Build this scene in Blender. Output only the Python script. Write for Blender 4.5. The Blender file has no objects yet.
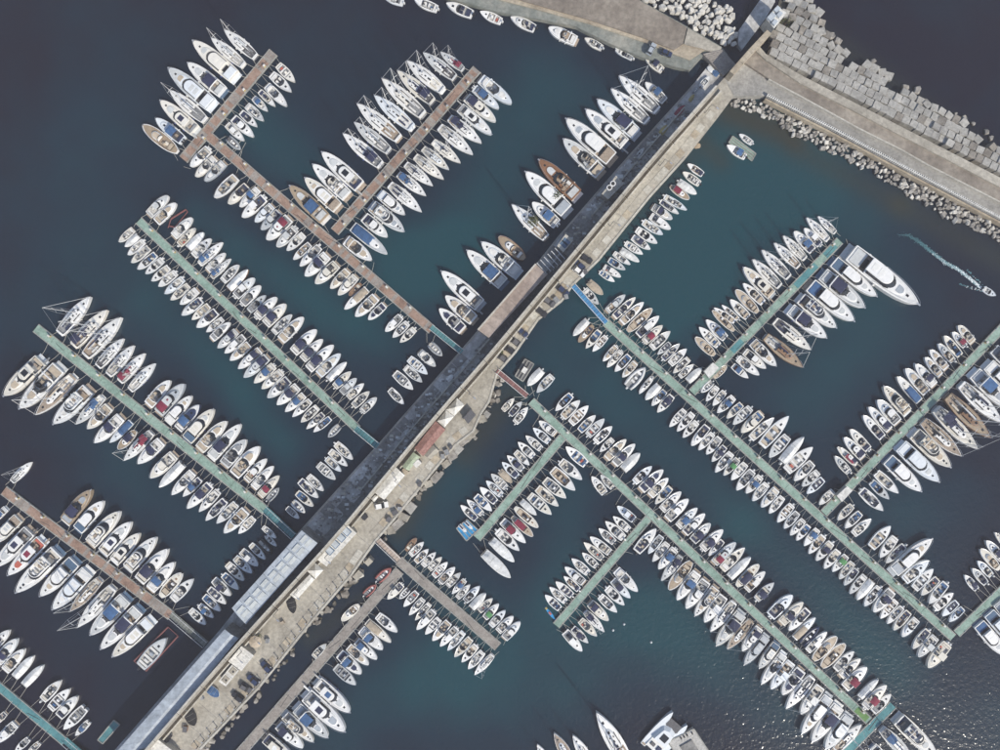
import bpy, math, random
from mathutils import Vector, noise as mnoise
random.seed(7)
SC = bpy.context.scene
COL = SC.collection
S = 0.27                      # metres per photograph pixel at sea level
ADDED_HAZE = 0.00034               # density of the air veil added to lift dark tones
H = 208.0                     # height of the camera above the water

# ---------------------------------------------------------------- camera, sky, sun, exposure
cam_d = bpy.data.cameras.new('camera'); cam = bpy.data.objects.new('camera', cam_d); COL.objects.link(cam)
cam.location = (0, 0, H); cam.rotation_euler = (0, 0, 0)
cam_d.sensor_width = 36; cam_d.lens = 36*H/(1000*S); cam_d.clip_start = 1; cam_d.clip_end = 20000
SC.camera = cam
SUN_EL = math.radians(43); SUN_AZ = math.atan2(-0.79, 0.61)     # direction towards the sun, seen from above
w = bpy.data.worlds.new('World'); SC.world = w; w.use_nodes = True
nt = w.node_tree; bg = nt.nodes['Background']
sky = nt.nodes.new('ShaderNodeTexSky'); sky.sky_type = 'NISHITA'; sky.sun_disc = False
sky.sun_elevation = SUN_EL; sky.sun_rotation = math.pi/2 - SUN_AZ
sky.air_density = 1.0; sky.dust_density = 1.2; sky.ozone_density = 1.0
nt.links.new(sky.outputs[0], bg.inputs[0]); bg.inputs[1].default_value = 0.15
sun_d = bpy.data.lights.new('sun', 'SUN'); sun_d.energy = 4.2; sun_d.angle = math.radians(0.53); sun_d.color = (1.0, 0.93, 0.81)
sun = bpy.data.objects.new('sun', sun_d); COL.objects.link(sun)
sdir = Vector((math.cos(SUN_AZ)*math.cos(SUN_EL), math.sin(SUN_AZ)*math.cos(SUN_EL), math.sin(SUN_EL)))
sun.rotation_euler = sdir.to_track_quat('Z', 'Y').to_euler()
SC.view_settings.view_transform = 'Standard'; SC.view_settings.look = 'None'
SC.view_settings.exposure = 0.06; SC.view_settings.gamma = 1.0
SC.cycles.max_bounces = 5; SC.cycles.volume_bounces = 0; SC.cycles.volume_step_rate = 4; SC.cycles.caustics_reflective = False; SC.cycles.caustics_refractive = False

def at(px, py, z=0.0):
    k = S*(H-z)/H
    return ((px-500)*k, (375-py)*k, z)

# ---------------------------------------------------------------- materials
MATS = {}
def nodes_of(name, rough=0.5, metal=0.0, spec=0.5):
    m = bpy.data.materials.new(name); m.use_nodes = True
    b = m.node_tree.nodes['Principled BSDF']
    b.inputs['Roughness'].default_value = rough; b.inputs['Metallic'].default_value = metal
    b.inputs['Specular IOR Level'].default_value = spec
    MATS[name] = m
    return m, m.node_tree, b
def noise(t, scale, detail=3, coord='Object', rough=0.55):
    tc = t.nodes.new('ShaderNodeTexCoord'); n = t.nodes.new('ShaderNodeTexNoise')
    n.inputs['Scale'].default_value = scale; n.inputs['Detail'].default_value = detail; n.inputs['Roughness'].default_value = rough
    if coord == 'World':
        g = t.nodes.new('ShaderNodeNewGeometry'); t.links.new(g.outputs['Position'], n.inputs['Vector'])
    else: t.links.new(tc.outputs[coord], n.inputs['Vector'])
    return n.outputs['Fac']
def ramp(t, fac, stops):
    r = t.nodes.new('ShaderNodeValToRGB'); e = r.color_ramp.elements
    while len(e) < len(stops): e.new(0.5)
    for el, (p, c) in zip(e, stops): el.position = p; el.color = (*c, 1)
    t.links.new(fac, r.inputs[0]); return r.outputs[0]
def mixc(t, fac, a, b, mode='MIX'):
    m = t.nodes.new('ShaderNodeMix'); m.data_type = 'RGBA'; m.blend_type = mode
    for s, v in ((m.inputs[0], fac), (m.inputs[6], a), (m.inputs[7], b)):
        if isinstance(v, (int, float)): s.default_value = v
        elif isinstance(v, tuple): s.default_value = (*v, 1)
        else: t.links.new(v, s)
    return m.outputs[2]
def bump(t, b, h, strength=0.3, dist=0.05):
    n = t.nodes.new('ShaderNodeBump'); n.inputs['Strength'].default_value = strength; n.inputs['Distance'].default_value = dist
    t.links.new(h, n.inputs['Height']); t.links.new(n.outputs[0], b.inputs['Normal'])
def simple(name, col, rough=0.5, metal=0.0, var=0.12, scale=1.2, spec=0.5):
    """a plain material: its colour worn by a world-space noise and a little different on every object"""
    m, t, b = nodes_of(name, rough, metal, spec)
    f = noise(t, scale, 4, 'World', 0.65)
    lo = tuple(c*(1-var*1.6) for c in col); hi = tuple(min(0.95, c*(1+var*0.5)) for c in col)
    c = ramp(t, f, [(0.3, lo), (0.62, hi)])
    oi = t.nodes.new('ShaderNodeObjectInfo')
    mr = t.nodes.new('ShaderNodeMapRange'); mr.inputs[3].default_value = 1-var; mr.inputs[4].default_value = 1.0
    t.links.new(oi.outputs['Random'], mr.inputs[0])
    hs = t.nodes.new('ShaderNodeHueSaturation'); t.links.new(c, hs.inputs['Color']); t.links.new(mr.outputs[0], hs.inputs['Value'])
    t.links.new(hs.outputs[0], b.inputs['Base Color'])
    return m
simple('gel_white', (0.80, 0.80, 0.785), 0.35, var=.05)
simple('gel_cream', (0.77, 0.745, 0.68), 0.35, var=.05)
simple('gel_cool', (0.70, 0.74, 0.77), 0.35, var=.05)
simple('gel_grey', (0.40, 0.44, 0.48), 0.4)
simple('gel_navy', (0.03, 0.045, 0.10), 0.3)
simple('gel_black', (0.03, 0.03, 0.035), 0.4)
simple('gel_red', (0.30, 0.09, 0.08), 0.55)
simple('gel_tan', (0.37, 0.29, 0.20), 0.45)
simple('gel_brown', (0.24, 0.12, 0.06), 0.5)
simple('nonskid_white', (0.75, 0.75, 0.73), 0.7, var=0.07)
simple('nonskid_grey', (0.56, 0.58, 0.58), 0.7, var=0.1)
simple('nonskid_cream', (0.70, 0.67, 0.59), 0.7, var=0.08)
simple('sole_light', (0.56, 0.55, 0.52), 0.7, var=0.25, scale=2.5)
simple('sole_grey', (0.30, 0.31, 0.32), 0.7, var=0.25, scale=2.5)
simple('sole_dark', (0.12, 0.12, 0.13), 0.7, var=0.25, scale=2.5)
simple('varnish', (0.29, 0.18, 0.11), 0.3, var=0.2, scale=2.0)
simple('cushion_white', (0.74, 0.73, 0.70), 0.8)
simple('cushion_cream', (0.64, 0.60, 0.52), 0.8)
simple('cushion_tan', (0.50, 0.42, 0.32), 0.8)
simple('cushion_red', (0.50, 0.13, 0.09), 0.8)
simple('cushion_navy', (0.03, 0.04, 0.09), 0.8)
simple('cloth_blue', (0.05, 0.125, 0.27), 0.8, var=0.2)
simple('cloth_cyan', (0.03, 0.30, 0.62), 0.8, var=0.2)
simple('cloth_navy', (0.022, 0.028, 0.075), 0.8, var=0.2)
simple('cloth_maroon', (0.22, 0.02, 0.05), 0.8, var=0.2)
simple('cloth_tan', (0.46, 0.39, 0.30), 0.85, var=0.2)
simple('cloth_white', (0.74, 0.75, 0.74), 0.8, var=0.15)
simple('cloth_grey', (0.36, 0.40, 0.45), 0.8, var=0.25)
simple('cloth_black', (0.013, 0.013, 0.015), 0.8, var=0.2)
simple('cloth_green', (0.09, 0.27, 0.10), 0.8, var=0.2)
simple('cloth_yellow', (0.45, 0.36, 0.14), 0.8, var=0.2)
simple('glass_dark', (0.015, 0.018, 0.024), 0.08, var=0.1)
simple('glass_blue', (0.10, 0.16, 0.24), 0.1, var=0.1)
simple('engine_black', (0.025, 0.025, 0.03), 0.3)
simple('engine_white', (0.72, 0.72, 0.71), 0.3)
simple('metal', (0.62, 0.63, 0.65), 0.3, 0.6)
simple('spar', (0.72, 0.72, 0.71), 0.4)
simple('rope', (0.55, 0.52, 0.45), 0.9)
simple('fender_blue', (0.04, 0.06, 0.20), 0.5)
simple('rubber_grey', (0.34, 0.36, 0.38), 0.6)
simple('rubber_white', (0.66, 0.67, 0.67), 0.6)
def teak():
    m, t, b = nodes_of('teak', 0.65)
    f = noise(t, 3.0, 5, 'World'); b.inputs['Roughness'].default_value = 0.7
    c = ramp(t, f, [(0.3, (0.23, 0.18, 0.135)), (0.65, (0.40, 0.33, 0.26))]); t.links.new(c, b.inputs['Base Color'])
teak()
def weathered(name, cols, scale, fine, rough=0.85, bmp=0.25, wet=None):
    m, t, b = nodes_of(name, rough)
    a = noise(t, scale, 6, 'World', 0.65); f = noise(t, fine, 5, 'World', 0.7)
    c = ramp(t, a, [(0.30, cols[0]), (0.5, cols[1]), (0.68, cols[2])])
    g = ramp(t, f, [(0.3, (0.62, 0.62, 0.62)), (0.65, (1.08, 1.08, 1.08))])
    c = mixc(t, 1.0, c, g, 'MULTIPLY')
    if wet:                                     # the band of dark weed and wet stone just above the waterline
        ge = t.nodes.new('ShaderNodeNewGeometry'); sx = t.nodes.new('ShaderNodeSeparateXYZ'); t.links.new(ge.outputs['Position'], sx.inputs[0])
        mr = t.nodes.new('ShaderNodeMapRange'); mr.inputs[1].default_value = wet; mr.inputs[2].default_value = wet*.4; t.links.new(sx.outputs[2], mr.inputs[0])
        c = mixc(t, mr.outputs[0], c, (0.055, 0.05, 0.035))
    t.links.new(c, b.inputs['Base Color']); bump(t, b, f, bmp, 0.05)
    return m
weathered('deck_green', ((0.17, 0.26, 0.21), (0.265, 0.385, 0.32), (0.335, 0.45, 0.385)), 0.3, 2.2)
weathered('deck_teal', ((0.05, 0.17, 0.19), (0.09, 0.26, 0.28), (0.13, 0.32, 0.32)), 0.25, 3.0)
weathered('deck_brown', ((0.20, 0.125, 0.09), (0.33, 0.22, 0.165), (0.39, 0.285, 0.225)), 0.4, 2.5)
weathered('deck_grey', ((0.20, 0.18, 0.16), (0.31, 0.28, 0.25), (0.38, 0.35, 0.31)), 0.4, 2.5)
weathered('edge_pale', ((0.22, 0.22, 0.20), (0.33, 0.33, 0.30), (0.42, 0.42, 0.39)), 0.5, 3.0)
weathered('float_dark', ((0.05, 0.05, 0.05), (0.09, 0.09, 0.09), (0.12, 0.12, 0.12)), 0.5, 3.0)
weathered('concrete', ((0.24, 0.22, 0.18), (0.40, 0.37, 0.31), (0.50, 0.47, 0.40)), 0.11, 1.1)
weathered('concrete_pale', ((0.38, 0.36, 0.31), (0.50, 0.48, 0.42), (0.58, 0.56, 0.50)), 0.15, 1.5)
weathered('concrete_warm', ((0.28, 0.23, 0.17), (0.42, 0.36, 0.27), (0.50, 0.44, 0.34)), 0.16, 1.2)
weathered('asphalt_old', ((0.23, 0.225, 0.21), (0.335, 0.325, 0.30), (0.44, 0.43, 0.395)), 0.12, 1.4)
weathered('quay_wet', ((0.24, 0.235, 0.225), (0.46, 0.455, 0.44), (0.66, 0.65, 0.63)), 0.22, 1.0)
weathered('quay_stain', ((0.13, 0.15, 0.13), (0.22, 0.235, 0.21), (0.36, 0.35, 0.30)), 0.12, 1.0)
weathered('earth', ((0.16, 0.135, 0.11), (0.26, 0.225, 0.185), (0.37, 0.33, 0.275)), 0.1, 0.9)
weathered('block_stone', ((0.27, 0.26, 0.24), (0.39, 0.38, 0.35), (0.48, 0.465, 0.43)), 0.22, 1.6, wet=0.8)
weathered('block_dark', ((0.15, 0.13, 0.11), (0.24, 0.22, 0.19), (0.34, 0.31, 0.27)), 0.3, 1.6, wet=0.55)
weathered('rock_white', ((0.42, 0.40, 0.36), (0.60, 0.58, 0.53), (0.70, 0.68, 0.63)), 0.35, 1.5, wet=0.55)
weathered('rock_grey', ((0.18, 0.165, 0.145), (0.33, 0.31, 0.28), (0.50, 0.48, 0.44)), 0.35, 1.5, wet=0.55)
weathered('roof_metal', ((0.39, 0.44, 0.49), (0.46, 0.51, 0.56), (0.52, 0.57, 0.61)), 0.12, 0.6, 0.5)
simple('skylight_sheet', (0.57, 0.60, 0.59), 0.5)
simple('lift_red', (0.20, 0.07, 0.065), 0.6)
simple('churned_water', (0.020, 0.075, 0.088), 0.4)
weathered('roof_blue', ((0.16, 0.24, 0.34), (0.22, 0.32, 0.44), (0.28, 0.38, 0.48)), 0.12, 1.0, 0.5)
weathered('roof_red', ((0.22, 0.11, 0.09), (0.31, 0.165, 0.14), (0.37, 0.22, 0.19)), 0.5, 2.0)
weathered('roof_green', ((0.30, 0.36, 0.25), (0.38, 0.45, 0.32), (0.44, 0.49, 0.37)), 0.5, 2.0)
weathered('roof_white', ((0.56, 0.55, 0.51), (0.70, 0.69, 0.65), (0.76, 0.75, 0.71)), 0.4, 1.5)
weathered('terrace', ((0.26, 0.20, 0.165), (0.36, 0.29, 0.245), (0.44, 0.37, 0.32)), 0.12, 1.0)
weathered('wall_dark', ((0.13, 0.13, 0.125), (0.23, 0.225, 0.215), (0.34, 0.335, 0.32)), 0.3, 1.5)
weathered('paint_blue', ((0.03, 0.15, 0.32), (0.05, 0.22, 0.44), (0.08, 0.28, 0.50)), 0.4, 2.0)
weathered('paint_maroon', ((0.13, 0.05, 0.05), (0.20, 0.09, 0.085), (0.25, 0.13, 0.12)), 0.4, 2.0)
weathered('bright_green', ((0.10, 0.20, 0.06), (0.13, 0.26, 0.08), (0.17, 0.30, 0.11)), 0.4, 2.0)
weathered('foliage', ((0.035, 0.05, 0.015), (0.08, 0.095, 0.03), (0.13, 0.13, 0.045)), 0.8, 3.0)
simple('foam', (0.78, 0.82, 0.83), 0.8)
simple('foam_teal', (0.09, 0.23, 0.26), 0.6)
simple('pedestal_yellow', (0.52, 0.40, 0.16), 0.6)
simple('black_trim', (0.03, 0.03, 0.03), 0.6)

# ---------------------------------------------------------------- mesh helper and object helpers
class MB:
    def __init__(s): s.v = []; s.f = []; s.mi = []; s.cur = 0
    def face(s, idx): s.f.append(idx); s.mi.append(s.cur)
    def ring(s, pts): i = len(s.v); s.v += [tuple(p) for p in pts]; return list(range(i, i+len(pts)))
    def skin(s, a, b, close=True):
        n = len(a)
        for k in range(n if close else n-1):
            j = (k+1) % n; s.face((a[k], a[j], b[j], b[k]))
    def prism(s, lo, hi, bottom=False):
        a = s.ring(lo); b = s.ring(hi); s.skin(a, b); s.face(tuple(b))
        if bottom: s.face(tuple(reversed(a)))
    def box(s, x0, x1, y0, y1, z0, z1, tx=0.0, ty=0.0):
        s.prism([(x0,y0,z0),(x1,y0,z0),(x1,y1,z0),(x0,y1,z0)], [(x0+tx,y0+ty,z1),(x1-tx,y0+ty,z1),(x1-tx,y1-ty,z1),(x0+tx,y1-ty,z1)], True)
    def tube(s, pts, r, n=6, caps=True):
        pts = [Vector(p) for p in pts]; rings = []
        rr = r if isinstance(r, (list, tuple)) else [r]*len(pts)
        for i, p in enumerate(pts):
            d = (pts[min(i+1, len(pts)-1)]-pts[max(i-1, 0)]).normalized()
            u = d.cross(Vector((0,0,1)) if abs(d.z) < 0.9 else Vector((1,0,0))).normalized(); v = d.cross(u)
            rings.append(s.ring([p+(u*math.cos(2*math.pi*k/n)+v*math.sin(2*math.pi*k/n))*rr[i] for k in range(n)]))
        for a, b in zip(rings, rings[1:]): s.skin(a, b)
        if caps: s.face(tuple(reversed(rings[0]))); s.face(tuple(rings[-1]))
    def mesh(s, name, mats=None, smooth=False):
        me = bpy.data.meshes.new(name); me.from_pydata(s.v, [], s.f)
        if smooth:
            for p in me.polygons: p.use_smooth = True
        for m in (mats if isinstance(mats, (list, tuple)) else [mats] if mats else []): me.materials.append(MATS[m])
        if s.cur or any(s.mi): me.polygons.foreach_set('material_index', s.mi)
        me.update(); return me
def add(name, me, parent=None, loc=None, rz=None):
    o = bpy.data.objects.new(name, me); COL.objects.link(o)
    if parent: o.parent = parent
    if loc: o.location = loc
    if rz is not None: o.rotation_euler = (0, 0, rz)
    return o
def empty(name, loc=(0,0,0), rz=0.0):
    o = bpy.data.objects.new(name, None); COL.objects.link(o); o.location = loc; o.rotation_euler = (0,0,rz); o.empty_display_size = 0.5
    return o
def tag(o, label=None, cat=None, group=None, kind=None):
    if label: o['label'] = label
    if cat: o['category'] = cat
    if group: o['group'] = group
    if kind: o['kind'] = kind
    return o
# ---------------------------------------------------------------- boats: every berth, read as stern x,y / bow x,y and a kind code
ROWS = []
def R(place, ref, ox, oy, sc, txt):
    for it in txt.split(';'):
        f = it.split()
        if not f: continue
        a = [float(v) for v in f[:4]]
        ROWS.append((place, ref, ox+a[0]/sc, oy+a[1]/sc, ox+a[2]/sc, oy+a[3]/sc, f[4]))
PLACES = {
 'Tl': ('the top-left brown pontoon', 'left side', 'junction'),
 'Tr': ('the top-left brown pontoon', 'right side', 'junction'),
 'P1u': ('the long brown pontoon', 'upper side', 'branch'),
 'P1l': ('the long brown pontoon', 'lower side', 'quay'),
 'Bl': ('the brown branch pontoon', 'left side', 'junction'),
 'Br': ('the brown branch pontoon', 'right side', 'junction'),
 'P2u': ('the upper-left green pontoon', 'upper side', 'quay'),
 'P2l': ('the upper-left green pontoon', 'lower side', 'quay'),
 'P3u': ('the middle-left green pontoon', 'upper side', 'quay'),
 'P3l': ('the middle-left green pontoon', 'lower side', 'quay'),
 'P4u': ('the lower-left brown pontoon', 'upper side', 'quay'),
 'P4l': ('the lower-left brown pontoon', 'lower side', 'quay'),
 'P5u': ('the bottom-left corner pontoon', 'upper side', 'quay'),
 'P5l': ('the bottom-left corner pontoon', 'lower side', 'quay'),
 'MLa': ('the shaded quay', 'water edge', 'top end'),
 'MLb': ('the shaded gangway quay', 'water edge', 'top end'),
 'TQ': ('the top-edge stone quay', 'water edge', 'right end'),
 'MR': ('the sunlit promenade', 'right side', 'top end'),
 'P6u': ('the longest green pontoon', 'upper side', 'promenade'),
 'P6l': ('the longest green pontoon', 'lower side', 'promenade'),
 'Al': ('the green giant-yacht branch', 'left side', 'junction'),
 'Ar': ('the green giant-yacht branch', 'right side', 'junction'),
 'Cl': ('the far-right green branch', 'left side', 'junction'),
 'Cr': ('the far-right green branch', 'right side', 'junction'),
 'Du': ('the lower-right corner branch', 'upper side', 'junction'),
 'Dl': ('the lower-right corner branch', 'lower side', 'junction'),
 'P7u': ('the second long green pontoon', 'upper side', 'promenade'),
 'P7l': ('the second long green pontoon', 'lower side', 'promenade'),
 'X': ('the bottom-right cross pontoon', 'lower side', 'right end'),
 'El': ('the upper short green branch', 'left side', 'junction'),
 'Er': ('the upper short green branch', 'right side', 'junction'),
 'Fl': ('the lower short green branch', 'left side', 'junction'),
 'Fr': ('the lower short green branch', 'right side', 'junction'),
 'P8u': ('the short central brown pontoon', 'upper side', 'promenade'),
 'P8l': ('the short central brown pontoon', 'lower side', 'promenade'),
 'P9l': ('the grey promenade-side pontoon', 'left side', 'top end'),
 'P9r': ('the grey promenade-side pontoon', 'right side', 'top end'),
 'BT': ('the bottom edge', 'middle', 'left end'),
}
# top-left T
R('Tl',(205,135),130,10,5,'245 710 75 588 wt;280 665 140 550 cb;345 622 170 465 mn;385 560 208 410 s;430 498 215 308 mt;485 430 305 280 mn;545 358 335 172 m;575 285 415 150 s;635 245 480 108 s')
R('Tr',(205,135),130,10,5,'485 635 555 700 r;485 570 575 660 c;515 540 625 640 c;550 510 640 585 o;580 475 675 560 o;615 435 690 510 ob;645 402 730 488 o;685 375 787 490 c;700 322 812 410 o;738 270 827 368 o')
# brown branch
R('Bl',(330,237),330,30,5,'260 685 70 525 sn;300 612 125 470 s;350 555 140 378 s;415 500 225 335 s;468 440 265 250 s;515 372 340 210 sn;570 312 385 165 s;630 245 465 125 s;670 200 550 120 sr')
R('Br',(330,237),190,130,5,'775 548 915 655 ct;815 485 988 622 kb;868 430 990 542 cn')
R('Br',(330,237),350,140,8.333,'165 540 455 765 m;240 440 458 628 m;335 372 600 612 s;400 290 640 470 sb;462 208 695 388 s;542 142 785 335 s;608 75 828 255 s;690 20 925 197 s')
R('Br',(330,237),330,30,5,'548 488 715 630 s;595 445 760 570 sn;640 382 805 530 m;675 335 830 468 cn;715 290 845 402 cb;745 245 910 378 c')
# long brown pontoon
R('P1u',(330,237),190,130,5,'690 462 512 288 mTb;755 405 585 250 mt;803 348 625 183 m;868 300 670 125 m')
R('P1l',(432,330),190,130,5,'105 92 10 190 c;135 138 35 240 c;180 162 80 262 cG;245 228 132 345 ot;297 276 198 375 c;350 292 255 390 cb;385 338 265 440 c;420 376 330 465 c;455 406 362 505 cG;507 436 390 555 cr;537 487 440 590 c;580 516 490 605 o;612 566 520 650 o;660 576 555 685 o;697 622 580 735 cn')
R('P1l',(432,330),240,260,6.25,'618 22 475 152 c;682 60 572 185 ct;732 95 620 226 c;757 146 685 226 wB;802 185 658 306 kt;862 226 725 357 ct;912 276 804 376 cn')
R('P1l',(432,330),330,260,6.25,'452 348 348 450 c;497 384 395 487 o;542 424 437 518 o')
# upper-left green pontoon
R('P2u',(357,428),110,180,6.25,'242 228 378 104 c;288 272 426 150 ct;398 362 525 240 c;428 418 542 304 ot;488 442 592 328 kw;518 488 642 368 o;563 527 714 395 sb;608 572 730 460 c;638 612 762 495 sb;700 645 812 533 o;738 697 872 560 kB')
R('P2u',(357,428),240,260,6.25,'-30 235 100 115 c;15 285 136 160 c;48 327 168 226 oG;103 367 238 233 cn;158 412 295 275 cn;203 467 328 343 o;255 512 403 355 ct;330 587 486 434 cn;388 632 522 493 cn;423 692 592 530 cn;488 724 634 584 c')
R('P2u',(357,428),290,340,8.333,'308 344 478 182 kw;362 402 513 265 ob;428 452 557 314 c;474 492 622 362 o;518 562 667 428 o;594 604 727 476 c')
R('P2l',(357,428),110,180,6.25,'160 300 65 395 o;192 342 100 420 kw;227 375 120 475 o;260 415 145 520 o;305 457 183 562 ob;345 490 230 592 o;387 540 266 635 o;430 572 310 670 o;475 610 353 713 o;510 652 388 752 o')
R('P2l',(357,428),160,270,8.333,'325 162 180 292 c;370 240 193 380 on;430 288 275 416 ot;490 340 318 482 cn;547 400 394 517 o;430 582 597 438 c;652 500 494 656 cn;720 547 550 697 c;762 612 594 756 ct')
R('P2l',(357,428),230,340,8.333,'270 76 80 242 cn;327 130 130 317 cn;382 202 213 362 cb;452 256 273 407 c;507 320 324 482 cn;582 375 403 542 cn;632 446 470 600 cb;687 490 533 640 o;747 541 600 690 o;795 602 645 742 on;855 640 700 765 ob')
R('P2l',(357,428),180,420,6.25,'1002 25 933 108 r')
# middle-left green pontoon
R('P3u',(266,510),0,280,6.25,'388 342 578 103 s;468 412 690 193 sn;543 477 777 238 s;618 542 786 368 s;688 597 847 408 s;758 637 916 458 sr;818 687 982 523 s')
R('P3u',(266,510),100,350,6.25,'303 352 452 188 ct;368 402 542 208 crG;423 457 582 288 mt;488 502 637 338 cbN;543 577 717 368 mC;618 627 807 443 ct;693 682 887 463 mn;778 727 922 553 c')
R('P3u',(266,510),180,420,6.25,'338 352 507 158 ct;413 382 550 238 c;458 427 592 283 c;498 477 627 343 crC;543 507 622 423 r')
R('P3l',(266,510),0,340,8.333,'392 148 73 457 mtC;538 198 213 568 mt;642 298 328 622 st;782 388 483 692 m;872 468 653 702 sb;932 540 753 742 ct')
R('P3l',(266,510),80,390,8.333,'372 213 143 437 cn;442 263 268 432 kb;472 338 333 492 wn;612 348 383 587 sr;707 418 498 607 cn;812 528 603 727 c')
R('P3l',(266,510),160,450,8.333,'217 93 8 307 kw;292 168 118 372 c;357 223 203 387 ob;442 273 243 482 cn;507 318 343 512 o;567 398 398 582 on;662 428 483 607 o;737 488 548 684 ct;802 548 663 692 o')
# lower-left brown pontoon
R('P4u',(172,615),0,460,6.25,'78 130 212 15 s;413 397 583 180 mnT;488 447 657 252 mt;563 532 762 318 m;643 587 832 383 mn;713 642 882 453 m;798 687 987 478 m')
R('P4u',(172,615),60,530,6.25,'498 322 690 108 cn;568 377 726 190 cb;638 412 770 262 wt;698 442 842 302 o')
R('P4l',(172,615),0,500,8.333,'75 60 -60 182 mb;192 128 -32 352 m;292 223 0 545 mn;392 308 108 607 mr;532 398 178 742 m;667 478 372 778 mt')
R('P4l',(172,615),60,530,6.25,'202 228 -12 482 m;262 298 83 502 st;342 343 138 602 s;442 398 218 637 mb;522 468 283 724 mn;602 548 348 764 mt')
R('P4l',(172,615),0,620,6.25,'877 302 1050 100 oG')
# bottom-left corner
R('P5u',(75,748),0,620,6.25,'-38 172 72 55 c;-5 268 118 102 cn;38 317 166 170 c;93 364 222 213 kw;148 412 284 274 kw;268 502 392 370 o;312 558 450 422 o;372 602 497 466 c;557 530 412 668 o;572 622 482 712 ob')
R('P5l',(75,748),0,690,8.333,'60 178 -35 285 c;152 260 -5 425 c;262 390 138 502 o;352 425 238 520 o')
# mole, shaded side
R('MLa',(710,62),590,0,8.333,'620 600 445 495 onC;372 490 200 428 o')
R('MLa',(710,62),500,0,5,'828 522 722 418 ob;785 565 590 388 s;735 617 550 453 s;692 692 485 513 mn;635 745 428 562 m')
R('MLa',(710,62),430,110,5,'922 268 680 62 m;862 338 668 157 mt;742 452 548 258 mB;692 532 484 318 m;642 582 508 468 cb;577 652 412 472 s;472 747 343 638 wB')
R('MLa',(710,62),440,250,6.25,'502 162 262 -38 m;408 237 178 8 mb')
R('MLa',(710,62),330,260,6.25,'955 305 705 78 m;912 387 722 228 ct;838 452 687 303 cn')
R('MLb',(465,355),330,260,6.25,'618 513 698 600 rG;558 568 662 668 c;484 608 614 713 o')
R('MLb',(465,355),360,350,6.25,'273 98 390 200 o;208 133 335 248 o;183 232 272 342 o')
R('MLb',(465,355),280,430,6.25,'343 73 457 182 o;303 123 426 220 o;283 168 388 257 o;232 203 352 307 o;173 273 277 382 o;118 303 242 420 o;98 383 214 470 ob;74 438 157 513 r;38 478 126 551 o')
R('MLb',(465,355),150,520,6.25,'698 38 797 107 o;723 93 795 162 o;678 123 764 207 rK;626 138 724 242 o;570 183 684 282 c;526 223 647 325 o;480 258 592 372 o;453 328 564 430 ob;393 358 515 467 on;362 418 484 517 o;333 463 450 562 ob;303 523 404 602 ob;248 548 355 647 o')
# stone quay along the top edge
R('TQ',(690,62),380,0,3.125,'80 12 10 -4 o;187 33 108 8 o;297 52 208 18 o;385 75 313 40 o;490 98 408 58 o;616 137 525 92 c;697 160 640 121 o;793 187 732 160 o')
# promenade right side
R('MR',(700,150),590,150,6.25,'708 168 606 88 o;688 228 577 138 o;543 188 657 287 kw;503 223 612 317 wr;452 283 597 382 o;432 308 547 412 o;386 348 507 443 cn;372 403 495 507 c;322 438 445 538 o;282 483 408 594 o;257 533 370 634 on;212 573 324 660 o;183 613 302 708 kw;142 633 245 727 o;108 678 214 754 ob;80 725 190 800 c')
R('MR',(700,150),560,270,6.25,'243 2 337 82 ob')
# longest green pontoon
R('P6u',(575,287),560,270,6.25,'168 68 267 157 kt;145 113 237 217 o;288 268 402 153 cG;332 308 464 168 c;378 342 514 198 ct;423 388 567 238 wt;478 422 610 284 c;518 462 632 343 crn;558 502 682 378 o;690 448 608 532 on;633 572 738 458 o;678 602 782 488 o;808 543 706 647 o;738 678 827 588 o;788 707 878 608 kw')
R('P6u',(575,287),640,340,6.25,'455 253 380 327 rb;487 285 408 382 o;532 313 448 412 o;587 343 480 457 ob;637 388 538 492 ob;692 408 578 532 o;757 448 626 582 cb;678 632 822 478 o;738 677 918 473 ot;927 588 798 732 o')
R('P6u',(575,287),740,430,6.25,'238 212 388 38 kG;272 272 437 98 o;452 188 333 317 o;492 250 378 352 o;522 295 410 397 on;582 368 488 467 o;700 458 603 562 o;752 503 648 612 ob;693 662 802 548 o;798 742 927 594 ot')
R('P6u',(575,287),840,500,6.25,'347 218 238 352 o;402 268 273 392 on;308 462 542 232 mt;378 512 532 368 o;443 562 567 423 o;607 473 498 592 o;662 503 538 642 ob;578 687 692 568 o;732 623 626 722 o;767 663 672 757 ob')
R('P6l',(575,287),560,270,6.25,'182 308 76 412 kw;207 348 112 452 wB;252 368 160 497 ob;297 408 198 512 o;357 473 264 572 ct;387 503 290 610 c;442 528 336 637 ob;474 573 386 672 ct;408 742 527 613 r;580 665 490 765 c')
R('P6l',(575,287),640,340,6.25,'77 235 -7 337 o;127 275 26 372 kw;162 310 68 410 ob;207 338 103 452 on;287 428 178 542 o;337 448 226 569 o;362 503 262 607 o;422 528 316 662 c;460 573 360 687 o;502 598 408 717 o')
R('P6l',(575,287),700,440,8.333,'212 40 93 177 on;267 90 118 267 o;322 143 188 292 og;387 183 248 332 o;442 238 293 417 o;512 288 368 442 ob;562 348 423 507 o;637 398 498 557 c;692 458 568 607 o;772 523 633 682 o;817 588 688 732 o')
R('P6l',(575,287),780,510,8.333,'202 68 73 202 o;242 113 128 247 ob;317 143 188 297 ob;367 198 228 357 ot;432 253 288 414 on;487 318 358 482 o;557 363 423 507 og;607 418 478 572 o;642 478 523 622 o;712 528 568 687 o;767 568 623 742 kw')
R('P6l',(575,287),840,500,6.25,'247 528 143 657 o;322 553 193 692 cn')
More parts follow.
